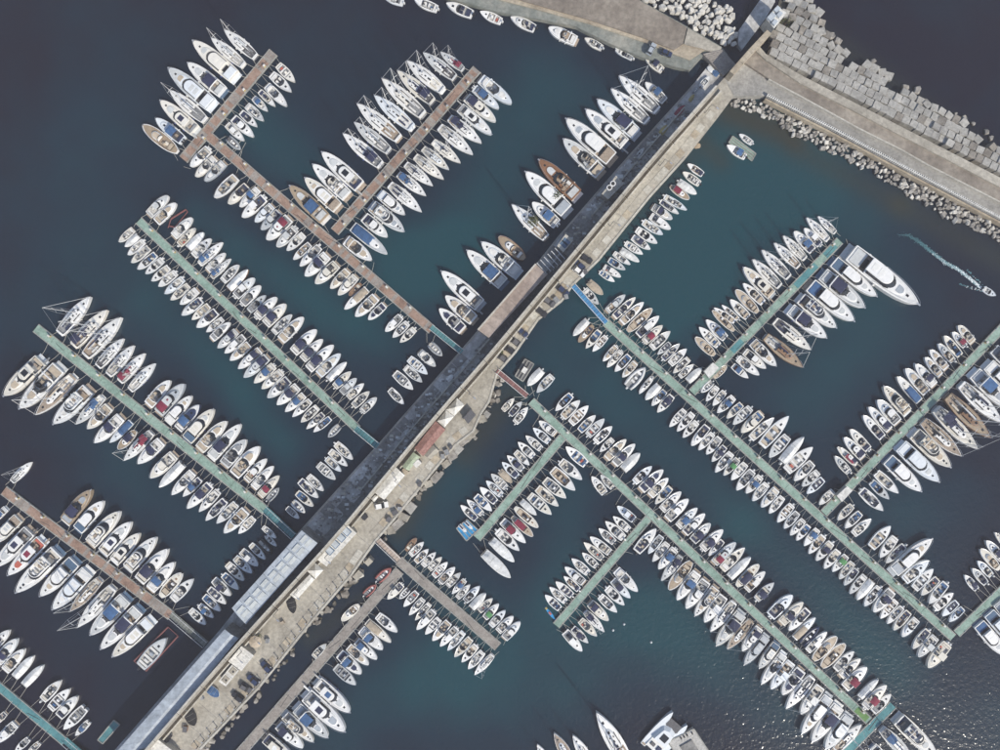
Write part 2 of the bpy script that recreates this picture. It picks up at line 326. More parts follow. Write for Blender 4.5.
R('P6l',(575,287),840,580,6.25,'357 118 238 232 o;392 158 280 264 o;432 183 318 307 on;477 233 373 347 c;552 298 440 422 o;597 343 471 470 c;667 383 530 537 c')
# branch with the giant yacht
R('Al',(690,390),560,270,6.25,'962 533 840 422 wt;997 487 863 357 o;1040 440 905 313 ob;1085 380 945 255 wt')
R('Al',(690,390),680,200,6.25,'358 755 198 692 ot;372 752 252 662 ot;428 747 303 622 ot;477 707 343 562 wt;527 657 382 522 ot;577 612 388 428 mt;617 547 443 372 s;672 492 503 313 s;737 422 577 272 s;772 377 638 222 s;827 332 703 198 cb;872 292 768 178 c;917 257 783 112 s;967 207 852 106 s')
R('Ar',(690,390),640,340,6.25,'458 237 538 160 wt')
R('Ar',(690,390),730,290,8.333,'8 613 142 742 ob;53 553 227 717 c;108 498 283 662 c;163 418 367 632 mt;288 378 582 657 sB;363 248 650 510 s')
R('Ar',(690,390),780,220,6.25,'38 540 265 742 mn;108 468 322 682 m0;163 383 427 642 mb3;238 318 497 557 mn2;308 238 570 487 m3;393 178 817 535 m3')
# far-right branch
R('Cl',(823,511),740,430,6.25,'682 275 583 158 o;722 217 598 108 wr')
R('Cl',(823,511),840,370,6.25,'102 592 -10 483 cn;142 552 10 418 cn;177 502 48 368 cn;262 432 132 278 c;307 382 163 228 cn;357 337 217 183 c')
R('Cl',(823,511),820,310,6.25,'547 652 383 478 mtC;612 572 468 418 kb;662 527 517 363 ct;712 477 578 338 cn;747 417 643 293 ct;787 372 670 248 ct;832 332 726 210 o;872 300 762 160 obC;907 237 813 138 or;952 207 847 97 ct')
R('Cr',(823,511),740,430,6.25,'735 363 878 497 o;803 308 918 432 ob;828 253 973 390 o')
R('Cr',(823,511),840,370,6.25,'268 538 480 750 m3;343 453 588 688 m3;428 378 662 598 mtC;498 318 740 533 st;578 238 835 492 sn;653 158 912 425 sB;733 88 990 325 s;805 0 1030 235 mb;890 -50 1110 170 m3')
R('Cr',(823,511),880,320,8.333,'915 230 1130 440 cn')
# lower-right corner branch
R('Du',(953,632),840,500,6.25,'852 567 770 462 on;912 527 813 422 on;947 477 846 376 o;982 432 866 298 wt;1010 375 898 245 cn;1060 300 952 200 s')
R('Dl',(953,632),840,580,6.25,'838 248 1010 460 mb3;898 183 1080 390 m3;955 115 1130 320 mb')
# second long green pontoon
R('P7u',(532,402),490,340,6.25,'332 178 232 288 kw;397 212 290 333 o;517 333 406 442 ob;443 492 562 373 ot;493 532 612 408 o;548 577 657 468 ob;598 607 714 488 o')
R('P7u',(532,402),590,420,10,'28 232 222 58 o;242 180 92 312 o;148 392 357 188 ct;228 452 443 232 cn;308 512 492 322 kw;418 632 612 463 o;488 702 728 493 cn')
R('P7u',(532,402),620,460,6.25,'178 227 297 108 c;323 158 216 272 ob;248 317 377 193 c;283 372 422 238 c;350 422 477 293 cb;393 462 524 328 cn;443 512 557 388 cn;498 557 638 430 cn;647 493 548 592 on;573 647 717 508 cr;618 692 770 543 o;663 742 810 598 kG')
R('P7u',(532,402),680,540,6.25,'348 282 487 148 wn;403 317 522 188 c;458 377 582 258 onN;548 477 692 333 cn;618 522 759 378 cnC;802 423 668 557 c;708 612 832 478 kt;743 657 860 538 rN;783 697 907 563 c')
R('P7u',(532,402),760,610,5.556,'290 272 415 138 wt;338 312 462 178 wt;403 337 512 218 o;433 367 550 263 c;453 432 582 306 cr;538 492 647 373 kG;568 542 687 403 cr;613 572 712 458 o')
R('P7l',(532,402),590,420,10,'152 742 12 557 c;237 690 103 547 o')
R('P7l',(532,402),620,460,6.25,'83 577 222 428 on;267 463 168 582 o;307 508 193 627 o;352 548 228 672 cb;382 598 248 747 sn')
R('P7l',(532,402),640,560,8.333,'425 12 225 232 wt;482 85 293 322 cb;557 152 368 392 c;642 210 445 448 mt;702 280 520 505 c;785 345 568 582 s;858 420 618 688 mn;932 505 705 722 st;1000 545 836 745 cn')
R('P7l',(532,402),680,540,6.25,'547 588 388 762 mG')
R('P7l',(532,402),760,610,5.556,'97 173 -12 312 m;137 228 -2 397 m;178 275 46 427 c;232 318 108 457 c;292 368 126 532 s;337 408 213 567 c;387 458 218 668 mt;442 508 274 712 mn;497 568 350 754 m;398 762 563 637 s')
R('X',(892,705),800,675,6.25,'578 245 825 478 m0;495 322 690 520 sb;438 425 560 560 mn')
# short green branches
R('MR',(700,150),490,340,6.25,'73 447 152 363 o;118 477 200 383 o;148 527 237 418 o')
R('El',(563,437),440,400,6.25,'727 212 613 133 c;692 267 580 176 o;642 312 533 223 o;592 362 485 258 o;463 313 560 408 o;527 442 416 343 on;492 487 386 383 o;368 433 450 517 kt;422 557 320 458 o;392 602 288 498 o;357 647 250 538 o;213 588 327 692 ob;272 722 170 618 ob;237 752 130 653 o')
R('Er',(563,437),440,400,6.25,'922 412 783 288 ob;738 373 887 492 o;688 418 842 562 ot;638 488 788 607 o;593 538 740 657 ot;543 583 697 710 o;498 618 602 718 kw')
R('Er',(563,437),450,450,6.25,'403 358 552 478 wt;388 413 517 537 wr;318 428 472 577 cr;283 488 432 622 o;248 543 400 697 kw')
R('Er',(563,437),370,520,6.25,'698 182 878 357 kwC')
R('Fl',(648,519),530,500,6.25,'657 122 538 38 c;627 192 513 98 o;592 247 470 128 o;532 272 426 170 o;507 327 368 228 c;462 372 333 260 o;422 422 326 323 o;372 462 256 358 o;342 517 213 413 c;312 567 208 468 o;272 602 156 503 o;230 642 123 538 o;192 687 93 583 on')
R('Fr',(648,519),530,500,6.25,'528 423 668 565 c;508 488 622 607 cn;468 533 587 652 o;423 588 544 694 o;363 633 490 744 cn')
R('Fr',(648,519),540,590,8.333,'373 168 532 342 sn;318 233 472 372 o;258 298 402 432 on;203 323 342 504 c')
# short central brown pontoon
R('P8u',(400,560),370,520,6.25,'228 192 290 108 wB;243 222 342 133 o;278 267 370 176 ot;323 292 412 198 o;363 312 454 226 o;390 357 487 258 o;433 392 534 288 c;476 417 570 323 o;602 363 513 457 ob;538 492 627 398 o;586 512 687 407 o;626 557 724 448 kG;673 572 770 483 o;708 617 805 518 og;746 667 845 558 o;793 697 897 593 c;833 742 939 626 c')
R('P8l',(400,560),380,580,6.25,'147 18 48 112 c;187 48 123 112 r;242 63 148 162 o;280 103 186 214 o;322 133 220 247 o;347 183 230 302 c;382 228 283 334 o;437 248 331 372 ct;487 288 376 407 c;532 308 426 432 o;577 348 468 472 ot;612 393 510 507 o;652 433 553 547 o;707 463 590 585 s')
R('P9l',(402,568),370,520,6.25,'38 382 132 298 rR')
R('P9l',(402,568),240,560,6.25,'772 222 852 153 rR;748 278 638 372 wC;458 612 542 513 o')
R('P9r',(402,568),240,560,6.25,'848 333 988 437 o;793 378 947 502 kt;753 418 897 552 cb;723 493 862 612 cb;673 528 810 647 ct;618 568 764 702 cb;588 648 730 772 oG')
R('P9r',(402,568),240,640,6.25,'473 238 692 432 mb;408 308 660 550 mn;348 393 553 592 mb;273 443 464 620 mt;238 508 402 662 cn;150 590 345 740 mw')
R('BT',(530,750),530,690,5,'500 365 322 98 s;215 370 118 205 st;310 375 210 216 s;100 390 38 262 s')
R('MR',(700,150),620,40,6.25,'828 660 742 590 o;790 745 660 660 ob')
# ---------------------------------------------------------------- boat prototypes (bow along +X, waterline at z = 0, real metres)
def pf_motor(t):
    if t < .4: return .86+.14*math.sin(t/.4*math.pi/2)
    return max(0.012, (1-((t-.4)/.6)**2.3))**.72
def pf_open(t):
    if t < .42: return .78+.22*math.sin(t/.42*math.pi/2)
    return max(0.012, (1-((t-.42)/.58)**1.95))**.80
def pf_yacht(t):
    if t < .38: return .90+.10*math.sin(t/.38*math.pi/2)
    return max(0.01, (1-((t-.38)/.62)**2.5))**.74
def pf_sail(t):
    if t < .45: return .64+.36*math.sin(t/.45*math.pi/2)
    return max(0.01, (1-((t-.45)/.55)**1.9))**.92
def pf_gozzo(t):
    return max(0.05, 1-abs((t-.48)/.52)**2.6)**.62
ST = [0, .04, .1, .18, .28, .38, .48, .58, .67, .75, .82, .88, .93, .965, .985, 1.0]
class B:
    """one prototype: a hull with its stations, and the list of its parts"""
    def __init__(s, Lh, W, prof, f0, x0, sheer=.4):
        s.L, s.W, s.pf, s.f0, s.x0, s.sheer = Lh, W, prof, f0, x0, sheer; s.parts = []
    def X(s, t): return s.x0+t*s.L
    def hw(s, t): return s.W/2*s.pf(t)
    def fz(s, t): return s.f0*(1+s.sheer*t*t)
    def P(s, name, mb, role, parent=None, smooth=False):
        s.parts.append((name, mb.mesh(name, None, smooth), role, parent)); return len(s.parts)-1
    def hull(s, rail=.07):
        m = MB(); rows = []
        for t in ST:
            w, f, x = s.hw(t), s.fz(t), s.X(t); k = .72 if t < .8 else .72-.3*(t-.8)/.2
            ri = max(0.005, w-rail)
            rows.append(m.ring([(x-.03*s.L*t*t*(1-.2), -w*k, -.3), (x-.012*s.L*t*t, -w*.93, .1), (x, -w, f), (x-.004*s.L, -ri, f), (x-.004*s.L, -ri, f-.12),
                                (x-.004*s.L, ri, f-.12), (x-.004*s.L, ri, f), (x, w, f), (x-.012*s.L*t*t, w*.93, .1), (x-.03*s.L*t*t*(1-.2), w*k, -.3)]))
        for a, b in zip(rows, rows[1:]):
            for k in (0, 1, 2, 3, 5, 6, 7, 8): m.face((a[k], b[k], b[k+1], a[k+1]))
        m.face(tuple(rows[0][k] for k in (0, 1, 2, 7, 8, 9)))
        m.face(tuple(rows[0][k] for k in (2, 3, 6, 7))); s.rail = rail
        return s.P('hull', m, 'hull', None)
    def deck(s, cut=None, crown=.05, drop=.02):
        ta, tb, wc = cut if cut else (2, 2, 0)
        ts = sorted(set([t for t in ST if t > 0]+([ta, tb] if cut else [])+[.0]))
        m = MB(); rows = []
        for t in ts:
            wi = max(.005, s.hw(t)-s.rail+.004); z = s.fz(t)-drop; x = s.X(t)-.004*s.L
            c = max(.004, min(wc*s.W/2, wi-.10)) if cut else wi*.5
            k = crown*min(1, wi/(s.W*.3))
            rows.append((t, m.ring([(x,-wi,z),(x,-c,z+k*.6),(x,0,z+k),(x,c,z+k*.6),(x,wi,z)])))
        for (t0, a), (t1, b) in zip(rows, rows[1:]):
            mid = (t0+t1)/2; ks = (0, 3) if cut and ta <= mid <= tb else (0, 1, 2, 3)
            for k in ks: m.face((a[k], b[k], b[k+1], a[k+1]))
        return s.P('deck', m, 'deck')
    def cockpit(s, cut, zf, role='sole'):
        ta, tb, wc = cut; m = MB(); rows = []
        for t in sorted(set([t for t in ST if ta < t < tb]+[ta, tb])):
            wi = max(.005, s.hw(t)-s.rail+.004); c = max(.004, min(wc*s.W/2, wi-.10)); x = s.X(t)-.004*s.L; z = s.fz(t)+.01
            rows.append(m.ring([(x,-c,z),(x,-c*.96,zf),(x,c*.96,zf),(x,c,z)]))
        for a, b in zip(rows, rows[1:]):
            for k in range(3): m.face((a[k], b[k], b[k+1], a[k+1]))
        m.face(tuple(rows[0])); m.face(tuple(reversed(rows[-1])))
        return s.P('cockpit', m, role)
    def box(s, name, role, x0, x1, y0, y1, z0, z1, tx=.03, ty=.03, parent=None):
        m = MB(); m.box(x0, x1, y0, y1, z0, z1, tx, ty); return s.P(name, m, role, parent)
    def plan(s, xa, xf, hw, fr, z, n=5, ar=.0):
        pts = [(xa, -hw*(1-ar), z)]
        for k in range(n*2+1):
            a = -math.pi/2+math.pi*k/(2*n); pts.append((xf-fr+fr*math.cos(a), hw*math.sin(a), z))
        pts.append((xa, hw*(1-ar), z)); return pts
    def house(s, name, role, xa, xf, hw, fr, z0, z1, inset=.1, pull=.2, aft=.05, parent=None, ar=.0):
        m = MB(); m.prism(s.plan(xa, xf, hw, fr, z0, ar=ar), s.plan(xa+aft, xf-pull, hw-inset, max(.05, fr-pull*.2), z1, ar=ar)); return s.P(name, m, role, parent)
    def screen(s, xa, xf, hw, fr, z0, z1, lean=.3, role='glass', parent=None):
        """a wrap-round windscreen: an open, leaning band with some thickness"""
        m = MB(); lo = s.plan(xa, xf, hw, fr, z0); hi = s.plan(xa-lean*.5, xf-lean, hw-.08, fr, z1)
        lo2 = [(x-.04, y*.96, z) for x, y, z in lo]; hi2 = [(x-.04, y*.96, z) for x, y, z in hi]
        a, b, c, d = m.ring(lo), m.ring(hi), m.ring(hi2), m.ring(lo2)
        m.skin(a, b, False); m.skin(b, c, False); m.skin(c, d, False); return s.P('windscreen', m, role, parent)
    def canopy(s, xa, xf, hw, z, role='accent', arch=.18, name='canopy', frame=True):
        m = MB(); rows = []
        for i in range(4):
            x = xa+(xf-xa)*i/3; e = .05 if i in (0, 3) else 0
            rows.append(m.ring([(x, hw*j/3, z-e-arch*(j/3)**2) for j in range(-3, 4)]))
        low = [[m.ring([(m.v[q][0], m.v[q][1]*.985, m.v[q][2]-.03)])[0] for q in r] for r in rows]
        for a, b in zip(rows, rows[1:]): m.skin(a, b, False)
        for a, b in zip(low, low[1:]): m.skin(b, a, False)
        edge = rows[0]+[r[-1] for r in rows[1:]]+rows[-1][-2::-1]+[r[0] for r in rows[-2:0:-1]]
        el = low[0]+[r[-1] for r in low[1:]]+low[-1][-2::-1]+[r[0] for r in low[-2:0:-1]]
        m.skin(el, edge); p = s.P(name, m, role)
        if frame:
            for x in (xa+.1, xf-.1):
                f = MB(); f.tube([(x+.1, -hw*.98, s.f0), (x, -hw*.96, z-arch-.03), (x, 0, z-.05), (x, hw*.96, z-arch-.03), (x+.1, hw*.98, s.f0)], .025, 5); s.P('canopy_frame', f, 'metal', p)
        return p
    def rail_bow(s, t0=.5, h=.55, r=.022):
        m = MB(); pts = [(s.X(t0), -s.hw(t0)*.93, s.fz(t0))]
        for t in (t0+.04, .65, .75, .84, .92, .97): 
            if t > t0: pts.append((s.X(t), -s.hw(t)*.93, s.fz(t)+h))
        pts.append((s.X(1.0)-.05, 0, s.fz(1)+h)); pts += [(x, -y, z) for x, y, z in pts[-2::-1]]
        m.tube(pts, r, 5); s.P('bow_rail', m, 'metal')
    def outboard(s, y=0.0, k=1.0):
        m = MB(); x = s.x0
        m.prism([(x-.50*k,y-.16*k,.55),(x-.02,y-.19*k,.55),(x-.02,y+.19*k,.55),(x-.50*k,y+.16*k,.55)], [(x-.46*k,y-.13*k,1.08*k),(x-.1*k,y-.16*k,1.14*k),(x-.1*k,y+.16*k,1.14*k),(x-.46*k,y+.13*k,1.08*k)], True)
        p = s.P('outboard_motor', m, 'engine')
        l = MB(); l.box(x-.34*k, x-.16*k, y-.06*k, y+.06*k, -.4, .56, .02, 0); s.P('motor_leg', l, 'engine', p)
    def hatch(s, x, y, z, a=.5, role='glass', b=None): s.box('hatch', role, x-a/2, x+a/2, y-(b or a)/2, y+(b or a)/2, z-.04, z+.05, .04, .04)
    def fenders(s, ts, r=.13):
        for t in ts:
            for q in (-1, 1):
                m = MB(); y = q*(s.hw(t)+r*.6); x = s.X(t); z = s.fz(t)
                m.tube([(x,y,z*.25),(x,y,z*.25+.1),(x,y,z*.8-.1),(x,y,z*.8)], [r*.4, r, r, r*.4], 6); s.P('fender', m, 'fender')
PROTO = {}
def proto(key):
    def deco(fn): PROTO[key] = fn; return fn
    return deco
def seat(b, x, y, a=.5, z=.3, role='cushion'):
    p = b.box('seat', role, x-a/2, x+a/2, y-a/2, y+a/2, z, z+.42); b.box('seat_back', role, x-a/2-.12, x-a/2+.02, y-a/2, y+a/2, z+.2, z+.85, .02, .03, p)
def clutter(b, rnd, xa, xb, hw, z):
    for _ in range(2):
        x = rnd.uniform(xa, xb); y = rnd.uniform(-hw, hw); q = rnd.uniform(.18, .32)
        b.box(rnd.choice(['storage_box', 'cool_box', 'bag']), rnd.choice(['clutter_a', 'clutter_b', 'glass', 'cushion']), x-q, x+q*.8, y-q*.8, y+q*.8, z, z+.3)
def open_base(rnd, cut, zf=.32):
    b = B(rnd.uniform(4.85, 5.05), 2.1, pf_open, rnd.uniform(.62, .72), -2.25); b.hull(rnd.uniform(.08, .13)); b.deck(cut); b.cockpit(cut, zf); return b
@proto('o0')
def _(rnd, acc):
    cut = (.05, .68, .74); b = open_base(rnd, cut)
    c = b.box('console', 'hull', .05, .75, -.36, .36, .32, 1.2, .1, .05); b.screen(.35, .8, .36, .25, 1.15, 1.55, .25, parent=c)
    b.box('leaning_seat', 'cushion', -.75, -.3, -.42, .42, .32, 1.0); b.box('stern_bench', 'cushion', -1.95, -1.45, -.7, .7, .32, .68)
    b.hatch(1.6, 0, .83, .36, 'deck'); b.outboard(-.24 if acc == 't' else 0); 
    if acc == 't': b.outboard(.24)
    clutter(b, rnd, -1.3, -.9, .5, .33); b.rail_bow(.62, .3)
    if acc not in ('', 't'): b.canopy(-.75, .35, .78, 2.05)
    return b
@proto('o1')
def _(rnd, acc):
    cut = (.07, .56, .76); b = open_base(rnd, cut)
    b.screen(.1, .85, .72, .5, .72, 1.15, .4); seat(b, -.2, -.42); seat(b, -.2, .42)
    b.box('dash', 'glass', .15, .5, -.62, .62, .45, .85); b.box('stern_bench', 'cushion', -1.85, -1.15, -.72, .72, .32, .7)
    b.hatch(1.45, 0, .86, .42); b.outboard(0, 1.1); b.rail_bow(.6, .28)
    if acc == 't': b.house('sun_pad', 'cushion', .95, 1.35, .42, .3, .78, .88, .04, .05)
    elif acc: b.canopy(-.9, .15, .8, 1.75)
    return b
@proto('o2')
def _(rnd, acc):
    cut = (.05, .50, .78); b = open_base(rnd, cut)
    b.house('cuddy', 'deck', .15, 1.75, .68, .9, .7, 1.12, .16, .35); b.hatch(.95, 0, 1.14, .4)
    b.screen(-.1, .45, .62, .4, 1.08, 1.42, .3); b.box('helm_seat', 'cushion', -.75, -.35, -.6, .0, .32, .95)
    b.box('stern_bench', 'cushion', -1.9, -1.5, -.72, .72, .32, .72); b.box('engine_well', 'sole', -2.2, -1.95, -.5, .5, .4, .66); b.outboard(-.2, 1.0)
    clutter(b, rnd, -1.3, -.9, .5, .33); b.rail_bow(.55, .35)
    if acc not in ('', 't'): b.canopy(-1.25, .0, .78, 1.9)
    return b
@proto('o3')
def _(rnd, acc):
    cut = (.05, .74, .72); b = open_base(rnd, cut)
    for q in (-1, 1): b.box('bow_seat', 'cushion', .75, 1.3, q*.48-.18, q*.48+.16, .33, .62)
    c = b.box('console', 'hull', .1, .65, -.55, .05, .32, 1.1, .08, .05); b.screen(.25, .7, .3, .2, 1.05, 1.4, .2, parent=c)
    b.box('helm_seat', 'cushion', -.6, -.15, -.55, .1, .32, .85); b.box('stern_bench', 'cushion', -2.0, -1.5, -.75, .75, .32, .7)
    b.box('side_locker', 'deck', -1.4, -.3, .45, .8, .32, .62); b.outboard(.0, 1.05); clutter(b, rnd, -1.2, -.7, .3, .33); b.rail_bow(.6, .3)
    if acc not in ('', 't'): b.canopy(-.8, .3, .78, 2.0)
    return b
@proto('o4')
def _(rnd, acc):
    cut = (.06, .62, .78); b = open_base(rnd, cut, .36)
    for x in (-1.75, -.75, .4): b.box('thwart', 'cushion', x-.16, x+.16, -.84, .84, .48, .62, .01, .01)
    b.box('console', 'hull', -.25, .2, -.3, .3, .36, 1.0, .06, .04); b.box('engine_cover', 'clutter_a', -1.4, -1.05, -.35, .35, .36, .7); b.outboard(0, .95)
    b.hatch(1.3, 0, .8, .4)
    if acc not in ('', 't'): b.canopy(-1.2, .0, .84, 1.6, frame=True)
    return b
def cabin_base(rnd, cut, zf=.5):
    b = B(7.3, 2.75, pf_motor, .95, -3.45); b.hull(.11); b.deck(cut, .08); b.cockpit(cut, zf); return b
@proto('c0')
def _(rnd, acc):
    cut = (.05, .47, .78); b = cabin_base(rnd, cut)
    h = b.house('cabin', 'hull', 0, 2.75, .95, 1.5, .98, 1.52, .22, .6); b.hatch(1.35, 0, 1.53, .5)
    b.screen(-.35, .55, .92, .55, 1.45, 1.98, .5); seat(b, -.75, -.55, .6, .5); seat(b, -.75, .55, .6, .5)
    b.box('stern_bench', 'cushion', -3.0, -2.4, -.95, .95, .5, .92); b.box('cockpit_table', 'teak', -1.9, -1.4, -.3, .3, .5, 1.0, 0, 0)
    b.outboard(-.3, 1.15); b.outboard(.3, 1.15); b.rail_bow(.45, .55); b.fenders((.3, .55))
    if acc == 't': b.house('sun_pad', 'cushion', .6, 2.1, .62, .8, 1.5, 1.62, .04, .1)
    elif acc: b.canopy(-1.75, .1, 1.02, 2.55)
    return b
@proto('c1')
def _(rnd, acc):
    cut = (.05, .40, .80); b = cabin_base(rnd, cut)
    b.house('cabin', 'hull', -.4, 2.6, .98, 1.4, .98, 1.5, .2, .7); b.hatch(1.7, 0, 1.5, .45)
    g = b.house('wheelhouse_window', 'glass', -.75, .95, .92, .6, 1.45, 2.15, .14, .45)
    r = b.house('roof', 'deck', -1.05, .55, .86, .45, 2.14, 2.28, .05, .06); b.hatch(-.15, 0, 2.29, .42, 'accent' if acc and acc != 't' else 'deck')
    b.box('stern_bench', 'cushion', -3.0, -2.45, -.95, .95, .5, .9); seat(b, -1.5, .5, .5, .5)
    b.box('engine_box', 'sole', -2.2, -1.7, -.4, .4, .5, .85); b.box('swim_platform', 'teak', -3.95, -3.4, -.95, .95, .28, .38, 0, .05)
    clutter(b, rnd, -2.2, -1.5, .6, .5); b.rail_bow(.42, .55); b.fenders((.35,))
    if acc not in ('', 't'): b.canopy(-2.6, -1.0, 1.0, 2.3)
    return b
@proto('c2')
def _(rnd, acc):
    cut = (.06, .52, .76); b = cabin_base(rnd, cut)
    b.house('cabin', 'hull', .25, 3.0, 1.0, 1.7, .98, 1.42, .25, .7)
    b.house('sun_pad', 'cushion', .9, 2.3, .62, .8, 1.38, 1.5, .04, .1); b.hatch(2.35, 0, 1.36, .36)
    b.screen(-.55, .85, .98, .9, 1.3, 1.9, .65); seat(b, -.35, -.5, .6, .5); b.box('companion_seat', 'cushion', -.8, .0, .2, .95, .5, .9)
    b.box('l_sofa', 'cushion', -2.1, -1.2, .45, 1.0, .5, .95); b.box('sun_bed', 'cushion', -3.0, -2.1, -.95, .95, .5, 1.05)
    m = MB(); m.tube([(-1.3,-1.2,.95),(-1.7,-1.15,1.9),(-1.75,-.7,2.3),(-1.75,.7,2.3),(-1.7,1.15,1.9),(-1.3,1.2,.95)], .11, 6); b.P('radar_arch', m, 'hull')
    b.box('swim_platform', 'teak', -4.0, -3.4, -1.0, 1.0, .28, .38, 0, .08); b.rail_bow(.45, .5); b.fenders((.3, .5))
    if acc not in ('', 't'): b.canopy(-1.5, -.1, 1.05, 2.35, arch=.12)
    return b
@proto('c3')
def _(rnd, acc):
    cut = (.05, .54, .80); b = cabin_base(rnd, cut)
    b.house('cabin', 'hull', .7, 2.7, .85, 1.3, .98, 1.4, .2, .5); b.hatch(1.7, 0, 1.41, .5)
    c = b.box('console', 'hull', -.35, .5, -.5, .5, .5, 1.5, .1, .05); b.screen(-.1, .5, .5, .35, 1.45, 1.9, .3, parent=c)
    b.box('t_top', 'accent' if acc and acc != 't' else 'deck', -1.1, .55, -.85, .85, 2.45, 2.54, .02, .02)
    for x in (-.95, .4):
        for q in (-1, 1):
            m = MB(); m.tube([(x, q*.6, .5), (x, q*.75, 2.46)], .035, 5); b.P('t_top_post', m, 'metal')
    b.box('helm_seat', 'cushion', -1.05, -.65, -.5, .5, .5, 1.2); b.box('stern_bench', 'cushion', -3.05, -2.5, -1.0, 1.0, .5, .95)
    b.outboard(-.35, 1.25); b.outboard(.35, 1.25); clutter(b, rnd, -2.1, -1.4, .7, .5); b.rail_bow(.55, .45)
    return b
def yacht_base(rnd, cut, zf=1.0):
    b = B(12.0, 4.0, pf_yacht, 1.45, -5.4, .35); b.hull(.14); b.deck(cut, .1); b.cockpit(cut, zf, 'sole_m')
    b.box('swim_platform', 'platform', -6.3, -5.35, -1.65, 1.65, .4, .5, 0, .2)
    b.box('stern_sofa', 'cushion', -5.1, -4.5, -1.3, 1.3, zf, 1.5); return b
@proto('m0')
def _(rnd, acc):
    cut = (.03, .26, .80); b = yacht_base(rnd, cut)
    b.house('coachroof', 'hull', 1.0, 4.6, 1.25, 2.2, 1.5, 1.95, .3, .9, .02)
    b.house('saloon', 'hull', -2.4, 2.4, 1.58, 1.8, 1.5, 2.05, .06, .2); b.house('saloon_window', 'glass', -2.3, 2.25, 1.5, 1.7, 2.05, 2.75, .22, 1.1)
    f = b.house('flybridge', 'deck', -3.6, 1.0, 1.38, 1.1, 2.75, 3.0, .05, .15)
    m = MB(); o, i = b.plan(-3.3, 1.0, 1.36, 1.0, 3.0), b.plan(-3.3, .85, 1.22, .9, 3.0); u = [(x, y, 3.5) for x, y, z in i]; a = m.ring(o); c = m.ring([(x, y*.97, 3.5) for x, y, z in o]); d = m.ring(u); e = m.ring(i)
    m.skin(a, c, False); m.skin(c, d, False); m.skin(d, e, False); b.P('coaming', m, 'hull', f)
    b.screen(.2, .8, 1.1, .7, 3.5, 3.75, .3); b.box('helm_console', 'hull', -.2, .35, -.2, .9, 3.0, 3.6, .1, .05); b.box('helm_seat', 'cushion', -.9, -.45, -.1, .85, 3.0, 3.6)
    b.box('flybridge_sofa', 'cushion', -3.0, -1.1, -1.15, -.5, 3.0, 3.45); b.box('flybridge_table', 'teak', -2.4, -1.5, -.3, .3, 3.0, 3.5, 0, 0); b.box('sun_bed', 'cushion', -3.2, -1.4, .45, 1.15, 3.0, 3.3)
    b.house('sun_pad', 'pad', 2.3, 3.7, .8, .7, 1.85, 2.02, .05, .1); b.hatch(4.35, 0, 1.93, .5); b.hatch(5.2, .0, 1.98, .4)
    m = MB(); m.tube([(-2.2,-1.3,3.0),(-2.7,-1.25,4.1),(-2.75,0,4.35),(-2.7,1.25,4.1),(-2.2,1.3,3.0)], .12, 6); b.P('radar_arch', m, 'hull')
    if acc not in ('', 't', 'r', 'w'): b.canopy(-2.6, .2, 1.2, 4.7)
    b.box('cockpit_table', 'teak', -4.2, -3.7, -.6, .6, 1.0, 1.5, 0, 0); b.rail_bow(.4, .6, .03); b.fenders((.2, .45), .2); b.box('anchor_roller', 'metal', 6.3, 6.9, -.16, .16, 1.85, 2.0, 0, .03)
    return b
@proto('m1')
def _(rnd, acc):
    cut = (.03, .32, .80); b = yacht_base(rnd, cut)
    b.house('coachroof', 'hull', .2, 4.8, 1.35, 2.4, 1.5, 1.98, .32, .9, .02)
    b.house('saloon_window', 'glass', -2.1, 1.9, 1.5, 1.7, 1.75, 2.6, .3, 1.35); b.house('saloon', 'hull', -2.3, 1.2, 1.62, 1.0, 1.5, 1.8, .05, .1)
    r = b.house('hardtop', 'deck', -3.3, .65, 1.25, .9, 2.58, 2.75, .06, .15); b.box('sunroof', 'accent' if acc not in ('', 't') else rnd.choice(['glass', 'deck']), -1.9, -.4, -.75, .75, 2.74, 2.80, .02, .02)
    b.house('sun_pad', 'pad', 2.0, 3.9, .85, .9, 1.85, 2.05, .05, .1); b.hatch(4.55, 0, 1.93, .5); b.hatch(1.7, .0, 2.0, .4)
    b.box('cockpit_table', 'teak', -4.1, -3.6, -.5, .5, 1.0, 1.5, 0, 0); b.box('side_sofa', 'cushion', -4.4, -3.4, .8, 1.4, 1.0, 1.5); b.box('sun_bed', 'cushion', -5.2, -4.5, -1.35, 1.35, 1.5, 1.65)
    b.rail_bow(.4, .6, .03); b.fenders((.2, .45), .2); b.box('anchor_roller', 'metal', 6.3, 6.9, -.16, .16, 1.85, 2.0, 0, .03)
    m = MB(); m.box(-7.4, -5.2, 1.0, 1.4, 1.3, 1.38); b.P('gangplank', m, 'sole_m')
    return b
